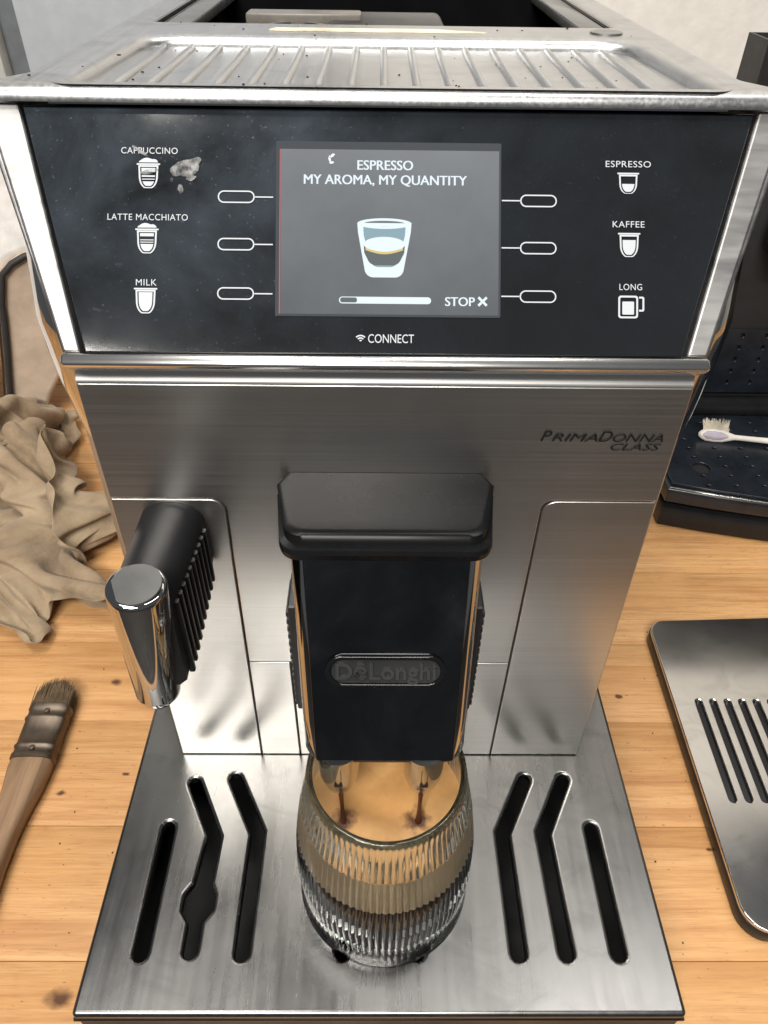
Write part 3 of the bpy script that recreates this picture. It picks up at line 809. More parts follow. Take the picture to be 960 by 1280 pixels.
obj('crema_top', lathe([(inner(ZCF)+.0001, GZ+ZCF-.0005), (inner(ZCF), GZ+ZCF), (inner(ZCF)*.6, GZ+ZCF), (inner(ZCF)*.3, GZ+ZCF), (.0001, GZ+ZCF)], GX, GY, 96, (False, True)), M['crema'], cof)
for x in (-.0166, .0157):
    x1 = x*.92
    pth = [(x+(x1-x)*t, -.0640-.0080*t**1.2, .1385-(.1385-GZ-ZCF+.001)*t) for t in [i/8 for i in range(9)]]
    obj('coffee_stream', tube(pth, [.0015, .0014, .0011, .0009, .0008, .0008, .0009, .0011, .0016], 12), M['stream'], cof)

# ------------------------------------------------------------------ rag
# a cotton square that has been dropped and has settled in folds: 47 x 47 points x, y, z in half millimetres
RAG = (
    -100,-264,33,-102,-283,29,-102,-305,25,-110,-313,46,-134,-316,42,-159,-312,49,-148,-329,60,-140,-341,65,-143,-343,76,-143,-341,85,-143,-331,88,
    -135,-323,91,-131,-318,94,-128,-324,86,-117,-331,79,-107,-321,96,-91,-311,78,-70,-312,63,-47,-294,54,-55,-305,29,-59,-308,7,-43,-316,6,-49,-320,
    14,-50,-324,5,-62,-320,7,-62,-332,11,-59,-339,20,-62,-345,26,-59,-346,32,-61,-357,29,-56,-361,38,-47,-362,45,-51,-350,44,-38,-345,49,-17,-338,53,
    8,-329,55,32,-318,43,53,-308,32,67,-300,24,72,-292,15,71,-281,8,85,-286,7,100,-288,8,107,-294,14,101,-298,23,111,-297,36,111,-296,52,-89,-256,22,
    -86,-271,26,-89,-284,17,-87,-297,30,-105,-298,44,-133,-300,38,-153,-304,55,-148,-327,68,-156,-342,68,-160,-340,79,-163,-334,89,-160,-327,98,-149,
    -323,98,-145,-322,86,-129,-322,79,-107,-321,83,-88,-309,94,-77,-301,66,-57,-284,55,-65,-296,31,-53,-301,12,-38,-303,6,-37,-313,12,-44,-321,17,-50,
    -328,17,-64,-317,19,-59,-327,33,-52,-337,34,-52,-340,19,-48,-349,16,-44,-359,21,-36,-364,27,-33,-354,38,-32,-334,36,-5,-330,39,14,-310,49,38,-298,
    48,51,-288,31,65,-287,36,77,-286,35,69,-279,27,79,-273,24,91,-273,25,102,-268,32,102,-271,47,94,-278,64,85,-270,53,-80,-241,25,-77,-253,21,-75,
    -264,14,-72,-277,19,-81,-284,39,-108,-283,39,-130,-299,50,-154,-304,65,-147,-327,71,-160,-329,68,-163,-324,80,-163,-314,88,-156,-309,95,-137,-310,
    95,-118,-309,84,-92,-307,77,-72,-298,89,-68,-286,63,-61,-274,39,-55,-287,27,-45,-298,24,-34,-296,20,-38,-301,32,-47,-305,40,-43,-315,41,-39,-303,
    32,-29,-309,29,-28,-317,38,-37,-328,45,-43,-326,28,-34,-330,20,-25,-338,19,-22,-335,29,-9,-325,22,12,-313,28,30,-294,33,47,-277,42,59,-271,30,68,
    -270,42,78,-273,47,79,-265,37,74,-257,29,86,-257,33,96,-253,38,96,-254,58,76,-263,65,67,-273,61,-71,-245,13,-64,-247,21,-61,-259,16,-62,-270,26,
    -74,-273,41,-100,-272,44,-126,-283,51,-141,-298,71,-140,-317,58,-137,-327,69,-143,-319,75,-147,-308,75,-139,-299,83,-123,-294,92,-99,-295,89,-76,
    -289,77,-51,-288,78,-53,-275,60,-46,-271,39,-42,-281,35,-49,-287,44,-40,-289,53,-29,-288,66,-16,-292,69,-14,-286,58,-6,-277,50,0,-273,42,5,-281,
    41,-1,-295,53,-15,-292,44,-20,-289,30,-14,-290,21,-5,-296,28,8,-298,44,15,-279,36,31,-267,35,49,-257,36,64,-258,43,62,-265,55,71,-266,57,79,-260,
    49,68,-257,42,73,-249,36,80,-244,33,95,-243,37,89,-258,47,85,-255,57,-62,-227,11,-55,-236,13,-49,-246,18,-53,-257,31,-74,-262,33,-90,-263,52,-118,
    -268,56,-128,-283,74,-125,-302,64,-118,-310,60,-112,-314,64,-112,-307,72,-106,-294,78,-97,-279,73,-80,-271,79,-62,-271,79,-46,-275,74,-37,-277,62,
    -43,-267,56,-39,-263,46,-31,-266,54,-16,-269,55,1,-273,67,-1,-261,77,10,-258,66,9,-240,64,20,-241,59,29,-244,52,27,-255,63,31,-268,65,30,-268,54,
    27,-257,44,37,-256,43,47,-265,48,52,-268,58,45,-257,60,49,-248,50,58,-249,50,64,-250,59,74,-253,64,79,-250,58,69,-249,47,66,-240,36,69,-238,29,79,
    -234,26,83,-245,24,89,-252,24,-63,-204,16,-59,-214,10,-57,-227,22,-48,-240,33,-65,-250,42,-93,-251,41,-109,-252,61,-114,-267,80,-111,-280,68,-108,
    -283,58,-98,-283,54,-90,-281,50,-76,-280,54,-61,-272,59,-51,-262,62,-50,-255,73,-42,-261,74,-30,-266,74,-23,-261,69,-26,-249,68,-14,-246,63,0,
    -246,68,8,-250,80,26,-255,79,26,-239,79,28,-224,85,40,-236,89,48,-229,86,50,-221,74,49,-231,80,54,-240,83,60,-240,78,62,-227,77,68,-230,70,71,
    -243,71,60,-247,73,55,-240,63,54,-236,51,64,-240,48,70,-246,56,76,-245,49,83,-242,53,73,-236,46,75,-229,38,86,-237,37,92,-231,32,96,-230,26,-77,
    -210,28,-63,-206,25,-52,-215,29,-60,-232,27,-62,-236,50,-88,-238,49,-91,-254,61,-100,-252,82,-92,-266,80,-87,-265,70,-76,-259,59,-63,-255,57,-49,
    -251,53,-43,-254,41,-34,-250,46,-34,-246,60,-39,-246,77,-22,-248,82,-11,-255,88,-3,-248,85,-1,-236,83,10,-232,81,21,-233,81,33,-241,85,44,-228,78,
    40,-227,99,51,-238,104,61,-243,98,61,-230,89,68,-232,88,71,-242,97,79,-249,96,85,-247,87,78,-234,87,81,-228,79,78,-245,75,69,-239,63,58,-227,58,
    65,-228,50,74,-235,51,79,-244,59,86,-246,65,82,-234,61,77,-227,55,81,-221,44,92,-223,40,99,-220,32,-76,-223,11,-71,-226,20,-68,-213,30,-74,-228,
    31,-61,-222,41,-74,-239,38,-77,-242,57,-85,-240,73,-79,-244,82,-66,-248,81,-52,-243,69,-53,-225,58,-47,-220,47,-52,-222,36,-39,-225,32,-31,-228,
    49,-29,-235,73,-24,-238,94,-6,-236,92,2,-247,101,13,-246,98,25,-241,95,21,-227,95,32,-221,89,46,-214,84,56,-220,91,59,-227,108,67,-234,109,68,
    -222,101,66,-219,94,73,-228,90,81,-234,100,91,-242,100,94,-240,89,92,-234,81,91,-246,73,82,-239,67,71,-230,66,70,-218,64,81,-219,57,90,-228,60,97,
    -238,57,99,-230,48,96,-219,50,86,-211,55,79,-212,42,89,-213,29,-92,-230,38,-94,-224,32,-92,-212,29,-84,-213,39,-75,-214,46,-79,-223,47,-68,-224,
    49,-65,-228,61,-65,-222,71,-51,-220,74,-49,-215,55,-52,-199,41,-72,-201,38,-73,-197,27,-59,-194,22,-43,-204,29,-34,-212,54,-21,-220,76,-17,-221,
    100,0,-226,107,14,-236,111,29,-237,111,38,-236,104,45,-222,106,54,-206,100,68,-209,102,73,-216,112,80,-226,115,82,-225,105,79,-217,97,77,-213,86,
    82,-222,86,92,-223,96,89,-233,92,85,-232,87,92,-236,83,96,-240,80,90,-230,76,95,-225,69,97,-213,74,106,-212,68,108,-224,68,112,-234,59,107,-220,
    58,100,-208,48,86,-198,39,83,-198,22,-79,-211,83,-87,-217,77,-82,-217,65,-84,-206,69,-81,-216,67,-72,-221,62,-71,-212,59,-68,-207,56,-60,-204,60,
    -51,-198,69,-56,-191,47,-78,-194,39,-88,-175,39,-103,-185,38,-98,-179,27,-78,-180,30,-51,-186,26,-30,-195,48,-28,-205,75,-5,-218,83,8,-218,101,24,
    -222,112,39,-227,117,56,-223,117,66,-207,113,72,-217,120,79,-212,124,82,-210,116,89,-217,116,86,-210,106,88,-213,97,92,-210,89,97,-214,84,97,-225,
    84,96,-229,91,93,-229,102,100,-230,102,109,-226,97,114,-233,93,123,-232,87,128,-219,86,120,-214,88,124,-224,75,125,-217,55,112,-199,47,99,-205,31,
    96,-188,29,-68,-235,111,-69,-238,99,-65,-225,94,-69,-214,92,-63,-216,81,-61,-213,70,-69,-204,72,-83,-202,69,-74,-191,71,-75,-194,58,-78,-176,51,
    -103,-183,45,-107,-162,51,-108,-158,32,-119,-163,23,-104,-172,20,-77,-171,20,-46,-173,32,-24,-187,56,-17,-200,84,9,-203,89,28,-210,98,33,-211,117,
    45,-214,125,61,-211,127,75,-201,128,83,-197,125,86,-196,117,92,-201,116,98,-202,114,90,-207,111,94,-214,106,100,-214,95,102,-227,96,102,-220,102,
    100,-218,111,108,-220,117,108,-232,119,121,-236,118,129,-238,114,138,-237,105,132,-223,101,139,-224,80,138,-209,60,123,-209,39,108,-194,31,104,
    -200,18,-68,-215,114,-62,-228,107,-49,-225,99,-51,-217,87,-50,-203,82,-65,-196,82,-77,-184,77,-93,-177,67,-93,-182,51,-83,-170,57,-107,-173,56,
    -125,-173,50,-129,-157,45,-120,-142,34,-115,-145,21,-103,-158,18,-82,-164,31,-58,-179,41,-26,-169,58,-10,-186,82,5,-196,103,22,-207,108,36,-217,
    102,42,-209,110,50,-202,112,62,-195,110,72,-195,104,78,-206,101,85,-196,100,93,-196,97,98,-206,96,101,-202,109,107,-209,112,112,-212,103,118,-224,
    102,115,-226,109,124,-220,112,117,-216,121,124,-221,126,139,-230,125,148,-229,116,150,-226,94,135,-209,85,124,-202,64,117,-194,44,121,-187,24,118,
    -200,24,-44,-213,112,-59,-205,113,-65,-207,101,-56,-197,91,-59,-182,80,-68,-170,69,-82,-158,60,-97,-149,50,-101,-143,65,-114,-151,65,-133,-154,61,
    -129,-150,47,-118,-145,45,-108,-151,45,-105,-136,29,-87,-149,22,-65,-162,26,-57,-169,54,-32,-173,74,-10,-175,93,10,-183,101,24,-193,103,26,-204,
    95,37,-206,85,34,-196,95,41,-187,100,50,-193,93,56,-205,88,68,-205,85,84,-202,85,98,-196,86,102,-208,92,108,-201,100,118,-199,104,118,-209,96,111,
    -216,90,117,-223,90,122,-213,99,123,-207,115,132,-220,115,144,-215,113,143,-212,95,143,-205,71,125,-186,62,111,-182,46,130,-187,39,132,-192,25,
    -45,-193,111,-52,-187,99,-68,-180,102,-79,-181,90,-87,-170,75,-88,-146,69,-105,-134,57,-124,-143,70,-136,-129,57,-130,-132,41,-141,-136,34,-140,
    -146,25,-130,-144,32,-114,-151,32,-92,-144,24,-83,-158,40,-59,-151,43,-42,-161,59,-26,-165,83,-4,-165,93,14,-170,98,26,-176,95,23,-184,88,19,-190,
    78,27,-184,72,30,-174,82,42,-170,81,45,-182,73,51,-191,65,64,-193,66,79,-198,67,94,-203,69,101,-205,74,107,-196,83,116,-193,83,119,-199,74,113,
    -209,75,124,-210,80,119,-205,92,127,-202,106,137,-207,96,151,-201,89,150,-192,71,135,-180,57,114,-168,52,119,-173,36,134,-176,33,-45,-182,114,-50,
    -174,99,-66,-167,91,-89,-161,91,-106,-152,76,-115,-126,62,-143,-129,65,-154,-137,42,-152,-138,25,-149,-127,30,-136,-128,24,-142,-135,18,-136,-139,
    10,-128,-135,29,-100,-133,37,-84,-151,54,-55,-154,58,-28,-158,49,-17,-159,74,-1,-171,78,16,-168,82,25,-160,86,22,-163,75,10,-167,69,4,-172,59,14,
    -165,54,14,-155,65,22,-152,65,25,-164,57,40,-170,51,57,-174,58,76,-180,55,84,-182,60,86,-184,74,94,-180,81,103,-184,70,118,-190,71,125,-194,85,
    124,-195,99,135,-192,101,145,-203,108,147,-189,97,140,-185,78,144,-174,60,121,-159,53,121,-161,28,118,-176,18,-44,-173,125,-42,-169,106,-59,-159,
    95,-84,-150,94,-111,-139,83,-133,-122,66,-160,-125,53,-156,-121,34,-160,-126,21,-153,-121,15,-148,-119,31,-139,-129,32,-142,-123,21,-131,-129,8,
    -117,-132,35,-90,-138,55,-62,-135,60,-31,-140,51,-22,-165,56,-6,-156,69,8,-154,80,16,-145,81,16,-145,65,0,-144,61,-3,-145,47,-8,-144,35,1,-133,35,
    -1,-124,44,10,-126,46,15,-143,36,35,-151,37,52,-155,43,65,-158,47,76,-161,57,92,-163,65,107,-167,68,116,-176,74,111,-185,89,115,-185,104,125,-193,
    112,136,-191,118,146,-183,110,141,-180,92,152,-170,74,134,-153,61,136,-163,33,129,-169,8,-49,-158,140,-36,-164,123,-45,-155,100,-70,-145,99,-91,
    -138,76,-123,-131,74,-152,-119,65,-163,-112,39,-157,-110,29,-153,-106,18,-144,-111,15,-137,-113,30,-129,-123,25,-121,-120,11,-123,-119,30,-98,
    -122,52,-70,-122,50,-49,-140,47,-27,-148,65,-9,-135,71,-10,-146,83,0,-143,77,1,-144,59,-3,-126,54,-23,-130,49,-25,-124,33,-21,-119,17,-11,-108,17,
    -1,-106,20,8,-110,31,13,-132,37,32,-137,44,44,-142,51,54,-152,59,74,-152,69,89,-162,78,99,-174,85,116,-170,90,127,-182,91,131,-181,107,127,-182,
    119,137,-176,117,142,-168,102,137,-169,84,149,-152,68,139,-149,41,135,-157,10,-55,-144,155,-39,-152,141,-28,-151,115,-49,-140,102,-68,-138,83,-92,
    -129,73,-119,-122,81,-136,-107,68,-138,-108,48,-144,-101,32,-142,-100,15,-132,-109,12,-138,-113,25,-136,-121,14,-114,-127,24,-88,-121,39,-64,-114,
    55,-37,-134,51,-24,-142,86,-7,-124,91,4,-125,87,16,-135,82,10,-130,63,-19,-131,61,-24,-114,54,-15,-109,37,-31,-113,35,-32,-106,22,-20,-110,22,-8,
    -119,31,5,-116,45,11,-133,50,22,-139,55,35,-142,66,50,-145,74,61,-161,76,76,-161,86,90,-160,95,104,-160,94,112,-165,82,122,-180,89,121,-174,106,
    127,-161,109,135,-157,96,133,-149,77,143,-136,55,135,-143,24,-45,-131,159,-33,-142,147,-35,-141,126,-33,-132,104,-48,-131,90,-67,-125,79,-85,-119,
    87,-101,-109,91,-110,-94,80,-112,-89,61,-113,-95,42,-111,-103,26,-118,-108,36,-116,-118,42,-96,-114,34,-70,-100,40,-38,-117,45,-34,-130,76,-6,
    -132,104,21,-135,100,34,-124,99,34,-118,92,16,-115,79,4,-139,70,-10,-117,67,-15,-99,51,-33,-99,43,-29,-94,30,-16,-97,25,-9,-106,37,-9,-113,52,4,
    -118,55,15,-120,52,26,-125,50,37,-126,54,46,-127,55,55,-136,50,70,-132,54,74,-128,69,82,-124,78,100,-141,74,120,-155,72,111,-153,90,120,-146,96,
    129,-135,88,129,-137,66,125,-131,37,-29,-121,155,-22,-130,138,-36,-128,128,-44,-131,117,-52,-126,104,-62,-127,97,-58,-116,92,-70,-111,100,-81,
    -103,94,-89,-109,78,-88,-91,71,-86,-92,57,-96,-101,62,-91,-113,62,-73,-102,57,-46,-99,54,-21,-111,67,-17,-133,99,9,-122,95,27,-123,112,44,-121,
    115,43,-112,107,35,-106,91,24,-130,84,17,-128,63,-13,-121,67,-16,-101,60,-17,-89,49,-7,-89,42,1,-94,42,1,-101,53,3,-105,43,4,-105,34,11,-98,36,13,
    -93,45,16,-89,52,22,-88,54,27,-97,47,34,-97,33,47,-90,44,55,-112,44,81,-126,46,101,-143,44,111,-139,61,111,-130,71,118,-120,64,112,-125,43,-44,
    -116,148,-32,-116,134,-29,-120,116,-43,-121,121,-56,-122,119,-63,-121,112,-53,-115,108,-50,-106,97,-60,-102,86,-71,-107,94,-65,-113,79,-63,-98,81,
    -62,-100,73,-64,-111,78,-54,-115,68,-36,-106,73,-13,-108,82,-6,-127,106,6,-107,99,26,-111,104,27,-116,118,33,-109,120,32,-99,111,36,-111,98,27,
    -108,87,23,-108,70,10,-125,73,1,-111,71,0,-97,70,-1,-88,61,3,-86,51,-9,-94,50,-16,-93,37,-22,-88,26,-22,-79,18,-13,-72,22,-6,-69,23,-9,-66,28,-5,
    -79,13,7,-85,8,32,-81,14,46,-107,17,72,-116,18,95,-115,25,90,-122,41,93,-115,53,103,-108,51,-44,-103,161,-44,-104,144,-40,-107,125,-36,-110,108,
    -51,-108,119,-67,-112,120,-61,-104,110,-50,-94,108,-47,-94,95,-57,-102,98,-60,-113,97,-52,-117,93,-48,-118,83,-40,-120,84,-31,-114,76,-31,-120,88,
    -24,-109,97,-22,-123,108,0,-115,108,8,-110,96,19,-105,106,20,-103,122,31,-99,126,40,-95,117,35,-86,108,38,-89,98,42,-99,85,44,-116,74,31,-106,65,
    12,-92,73,9,-79,57,-12,-80,51,-24,-76,40,-23,-60,28,-15,-52,19,-3,-49,19,8,-44,22,13,-49,35,11,-61,38,0,-79,33,5,-73,13,28,-77,14,45,-93,22,66,
    -97,28,87,-93,24,84,-97,38,83,-100,49,-37,-88,185,-35,-95,169,-31,-95,146,-28,-104,125,-45,-95,112,-67,-95,118,-75,-98,102,-65,-86,97,-57,-84,86,
    -64,-96,86,-53,-104,91,-43,-102,93,-50,-99,80,-48,-99,71,-41,-104,84,-35,-106,95,-31,-101,108,-20,-110,113,-13,-111,97,-1,-104,107,9,-93,101,22,
    -88,114,30,-90,135,51,-92,136,55,-85,128,54,-72,122,61,-86,116,52,-103,110,58,-101,84,38,-92,64,7,-88,71,5,-77,45,-15,-65,45,-12,-53,29,-12,-37,
    25,-5,-34,31,0,-34,41,1,-41,43,-3,-51,31,10,-61,41,11,-82,27,25,-62,23,39,-75,14,58,-78,19,72,-83,33,90,-83,35,86,-87,50,-28,-72,207,-28,-81,191,
    -22,-94,169,-19,-100,142,-32,-88,121,-58,-84,118,-73,-84,100,-77,-82,85,-71,-86,72,-56,-91,74,-46,-88,85,-35,-88,88,-42,-89,72,-33,-91,75,-25,-96,
    77,-25,-92,90,-19,-86,104,-29,-97,104,-15,-98,108,-4,-91,109,16,-93,117,27,-74,122,44,-73,129,51,-73,147,59,-78,154,66,-83,149,72,-69,141,70,-89,
    133,70,-99,112,59,-84,84,25,-98,81,19,-74,62,-4,-79,49,-20,-69,36,-19,-55,33,-20,-42,34,-16,-45,42,-13,-54,40,-6,-59,48,-4,-75,36,12,-69,39,26,
    -78,34,41,-68,25,60,-68,22,80,-74,30,96,-74,41,88,-76,59,-15,-57,222,-14,-72,208,-12,-84,183,-10,-92,154,-38,-88,138,-44,-74,116,-53,-88,105,-55,
    -82,90,-60,-77,75,-50,-75,69,-41,-71,82,-38,-78,71,-35,-83,60,-26,-92,62,-21,-86,71,-17,-84,81,-13,-96,90,-13,-90,110,-15,-87,125,1,-92,132,21,
    -86,140,38,-67,140,56,-63,147,72,-65,156,83,-71,159,83,-81,169,88,-83,156,89,-71,144,85,-92,135,78,-84,111,48,-72,94,21,-96,92,6,-79,78,-15,-76,
    66,-28,-71,53,-30,-63,40,-30,-50,44,-21,-49,49,-20,-62,52,-3,-67,50,5,-65,29,25,-67,38,44,-64,39,61,-78,36,80,-79,50,95,-65,61,98,-76,74,-27,-46,
    228,-17,-58,210,-16,-71,183,-2,-81,153,-27,-80,129,-39,-81,104,-55,-75,103,-42,-75,94,-49,-69,85,-43,-60,73,-31,-66,66,-25,-73,72,-27,-82,73,-17,
    -79,67,-7,-85,67,-4,-92,73,3,-91,87,4,-92,110,-4,-74,126,8,-79,146,30,-79,159,52,-78,160,66,-62,166,66,-81,167,75,-75,176,86,-65,177,92,-77,175,
    94,-70,164,86,-71,149,96,-78,131,74,-73,120,41,-68,111,39,-87,83,16,-81,64,-7,-70,65,-23,-67,61,-34,-65,48,-35,-55,51,-23,-48,54,-10,-56,59,-2,
    -53,39,20,-60,29,41,-55,26,66,-66,32,85,-67,47,85,-61,66,92,-64,78,-28,-35,224,-30,-53,206,-32,-67,179,-5,-64,148,-17,-73,116,-48,-71,107,-59,-64,
    90,-42,-56,93,-32,-63,89,-31,-51,79,-23,-62,78,-33,-71,82,-24,-73,80,-13,-71,76,-2,-70,77,1,-81,83,-10,-85,93,12,-85,99,13,-75,132,16,-69,161,42,
    -59,166,57,-72,182,73,-74,187,63,-68,179,64,-72,167,78,-70,164,83,-60,169,90,-53,168,91,-61,155,90,-64,142,98,-62,124,75,-70,112,50,-59,91,24,-73,
    90,14,-57,69,-2,-72,61,-16,-61,65,-28,-53,66,-29,-45,66,-17,-44,55,1,-43,46,23,-49,29,43,-53,38,65,-52,36,88,-52,39,94,-53,53,93,-49,64,-15,-33,
    217,-14,-52,198,-35,-56,168,-19,-68,134,-28,-54,104,-57,-61,93,-53,-55,77,-39,-49,78,-29,-53,74,-18,-45,86,-29,-53,89,-25,-64,95,-26,-75,96,-18,
    -80,92,-16,-66,88,-6,-69,87,4,-77,92,6,-77,114,26,-73,135,25,-55,165,47,-51,181,67,-54,182,80,-56,185,72,-55,174,63,-50,164,65,-56,152,77,-52,146,
    79,-42,150,87,-44,147,83,-53,138,89,-52,127,88,-57,108,55,-49,112,31,-55,92,21,-77,73,17,-65,55,2,-64,48,-5,-54,52,-5,-45,58,5,-46,52,13,-57,45,
    33,-53,43,49,-66,50,65,-68,48,72,-57,39,76,-44,42,67,-53,49,-14,-26,202,-29,-46,192,-15,-59,165,-42,-61,136,-47,-40,104,-54,-46,78,-39,-41,73,-28,
    -38,83,-23,-42,68,-12,-53,72,-21,-46,92,-16,-53,105,-15,-67,112,-8,-73,113,-3,-62,109,7,-57,106,4,-70,113,13,-64,132,36,-54,141,34,-41,166,51,-42,
    178,64,-40,178,76,-41,177,79,-42,161,68,-38,143,55,-38,141,57,-43,131,68,-33,128,79,-29,135,83,-37,130,83,-42,119,87,-44,104,60,-40,108,43,-47,90,
    31,-60,75,37,-75,70,36,-78,58,28,-75,65,31,-62,62,36,-59,58,41,-50,49,61,-46,47,71,-57,52,56,-60,56,52,-52,46,49,-41,38,67,-25,38,-28,-20,189,-33,
    -38,174,-9,-44,151,-31,-58,122,-36,-36,94,-51,-26,72,-36,-24,67,-25,-25,71,-13,-32,75,-5,-43,66,-6,-46,91,-3,-52,112,-12,-52,130,-6,-61,143,-3,
    -49,144,7,-44,139,18,-41,134,33,-41,135,49,-34,147,54,-34,162,43,-45,163,48,-47,163,53,-47,154,60,-30,149,58,-17,136,60,-17,124,56,-22,114,62,-32,
    108,69,-25,117,80,-26,114,87,-30,108,87,-35,97,69,-45,100,53,-37,87,50,-43,76,49,-54,87,58,-57,83,64,-50,73,62,-39,73,53,-32,75,57,-30,66,73,-32,
    62,80,-39,61,65,-46,63,52,-40,56,43,-23,46,52,-40,38,-50,-23,179,-21,-23,167,-28,-51,146,-22,-42,110,-39,-15,91,-40,-9,61,-30,-12,49,-20,-10,57,
    -20,-24,56,-1,-27,66,9,-48,84,-11,-39,109,-1,-36,138,6,-36,160,23,-35,168,35,-36,171,37,-27,163,38,-21,156,47,-18,154,51,-18,162,38,-25,158,38,
    -26,147,35,-25,135,44,-17,127,44,-26,115,37,-14,118,36,-19,106,43,-25,97,55,-19,104,66,-21,109,73,-32,103,79,-27,96,84,-42,97,76,-38,84,65,-28,82,
    64,-24,91,71,-30,88,82,-31,78,89,-38,75,81,-29,71,73,-18,76,79,-20,62,81,-27,52,75,-40,51,64,-34,43,51,-30,30,40,-28,45,-29,-44,182,-49,-45,160,
    -40,-40,126,-18,-17,108,-22,-10,77,-27,4,56,-29,5,39,-22,-4,39,-11,-13,50,4,-30,51,14,-37,84,-3,-26,116,-5,-22,152,16,-16,173,34,-8,172,33,-8,186,
    45,-13,184,52,-16,174,44,-8,164,50,-7,153,32,-7,150,29,-12,137,31,-2,125,30,-4,115,27,-16,117,31,-9,109,36,-6,99,48,-9,97,60,-9,95,73,-12,102,81,
    -20,110,84,-12,105,91,-23,104,99,-31,98,97,-26,88,91,-17,87,84,-12,90,90,-13,77,95,-25,77,94,-24,65,82,-17,63,66,-13,60,65,-27,66,74,-18,52,70,
    -13,36,55,-17,43,40,-14,43,-57,-32,155,-54,-24,129,-38,-14,102,-17,2,86,-18,7,66,-7,10,55,-10,13,41,0,5,40,12,-8,43,18,-16,67,20,-21,102,-4,-9,
    132,3,-7,164,31,-9,165,29,5,178,36,7,189,48,0,185,57,-3,171,55,-1,154,44,10,147,46,3,142,42,-10,144,42,-14,137,47,-8,128,55,-2,119,53,-9,128,60,
    -8,120,66,-1,116,78,-5,114,76,-17,128,88,-8,128,100,-7,128,102,-19,130,108,-27,127,109,-21,116,108,-16,105,96,-12,103,93,-8,90,99,-7,76,94,-10,63,
    78,-2,63,67,-8,78,53,-9,67,46,-10,49,48,6,39,48,1,24,37,-2,25,-34,0,127,-21,8,104,-26,21,80,-20,23,61,-13,23,52,-3,22,62,6,11,62,20,-4,62,0,3,76,
    3,-6,102,17,-3,130,1,8,154,19,5,174,36,6,159,41,3,168,41,12,175,53,18,175,51,11,161,50,15,151,53,19,141,57,15,139,59,9,149,68,3,158,77,-3,163,79,
    9,156,88,5,155,87,-8,157,92,-13,148,93,0,146,95,-14,154,107,-20,153,116,-8,156,123,-17,152,128,-21,142,116,-9,134,114,-4,118,107,1,106,89,4,100,
    92,4,82,93,5,68,79,4,81,67,3,67,57,-2,48,36,8,46,25,15,29,39,22,28,32,23,20,-1,25,97,3,38,77,2,46,61,-5,48,48,-12,41,42,5,31,47,26,10,57,16,14,82,
    7,12,109,-1,3,135,13,22,150,15,14,173,33,18,178,26,11,166,33,16,165,37,17,155,38,23,167,44,28,158,51,29,154,60,23,158,67,13,166,55,3,184,59,-13,
    197,72,-19,203,75,-10,199,83,-3,196,91,-15,193,94,-12,184,96,-1,173,104,-4,169,109,-15,170,120,-18,174,133,-14,169,134,-12,159,130,-2,146,119,4,
    138,120,5,124,105,6,119,105,8,108,109,13,99,113,12,83,92,20,73,78,14,55,58,19,41,33,9,45,29,28,46,24,27,35,-10,63,71,-2,73,56,6,77,52,4,69,45,-6,
    55,32,12,32,33,17,25,71,27,8,101,20,14,131,-3,28,135,-2,27,159,9,29,169,17,28,179,26,35,171,28,42,160,22,36,147,27,31,155,35,30,168,53,29,170,68,
    15,177,63,0,198,52,-12,222,67,-14,239,78,-15,248,81,-6,239,74,3,227,86,3,212,100,1,199,103,12,185,109,15,173,103,5,165,107,-4,165,118,1,172,129,
    -1,171,134,1,163,135,-6,153,137,-6,147,133,4,143,138,3,131,141,5,122,127,10,121,117,25,111,97,26,92,91,28,65,67,31,54,57,11,60,48,12,47,-16,68,34,
    -6,71,22,2,75,30,6,89,42,8,61,47,23,42,30,28,34,67,15,23,98,31,19,122,18,30,133,-1,35,135,3,44,146,11,38,149,20,27,144,33,28,139,43,34,139,40,38,
    152,40,36,176,63,27,187,47,10,201,48,1,228,54,-8,248,63,-10,261,73,-5,263,79,8,254,86,13,231,92,21,207,86,14,182,86,16,162,93,28,155,95,24,143,98,
    9,144,107,15,159,118,14,163,119,4,154,127,7,154,135,7,156,139,16,159,144,16,153,152,13,147,157,16,136,154,17,122,139,20,108,117,35,101,102,43,82,
    77,45,78,69,32,79,-8,80,26,-7,79,10,8,84,11,1,86,27,15,77,45,16,56,23,14,49,50,23,49,74,32,27,83,40,33,96,24,39,97,16,51,103,21,58,117,18,44,118,
    32,41,127,44,41,145,45,41,167,59,38,191,38,17,197,46,16,223,55,11,243,66,6,250,62,-1,244,60,-3,233,67,5,218,74,16,194,81,27,168,90,46,153,77,46,
    134,70,42,128,81,39,124,88,21,122,102,18,133,114,22,145,122,25,149,120,15,140,129,14,138,139,21,139,141,30,150,142,20,142,148,31,140,160,30,136,
    161,27,121,150,28,107,135,31,93,118,37,81,103,48,77,-6,96,26,-11,84,27,-11,89,16,6,94,12,16,89,20,12,81,37,17,76,23,29,68,32,38,68,46,48,50,44,56,
    58,59,38,60,65,19,59,81,34,48,103,27,51,133,51,53,155,53,45,187,34,27,202,55,16,213,64,15,228,66,19,240,75,21,237,76,21,216,64,31,198,62,42,179,
    63,54,154,72,63,127,83,74,111,70,78,105,60,74,107,70,61,106,76,39,104,93,32,111,97,35,127,105,41,134,108,43,125,109,33,117,121,36,116,124,47,124,
    133,48,125,136,33,121,146,35,128,158,40,126,158,41,110,143,40,105,135,42,89,125,46,78,-21,99,26,-15,103,35,-18,103,25,-17,101,15,-5,101,15,5,106,
    19,9,106,32,3,99,41,13,96,27,30,86,26,46,71,25,58,72,50,34,71,71,37,59,101,34,42,137,54,63,167,36,48,199,42,30,219,59,20,225,68,26,226,78,33,230,
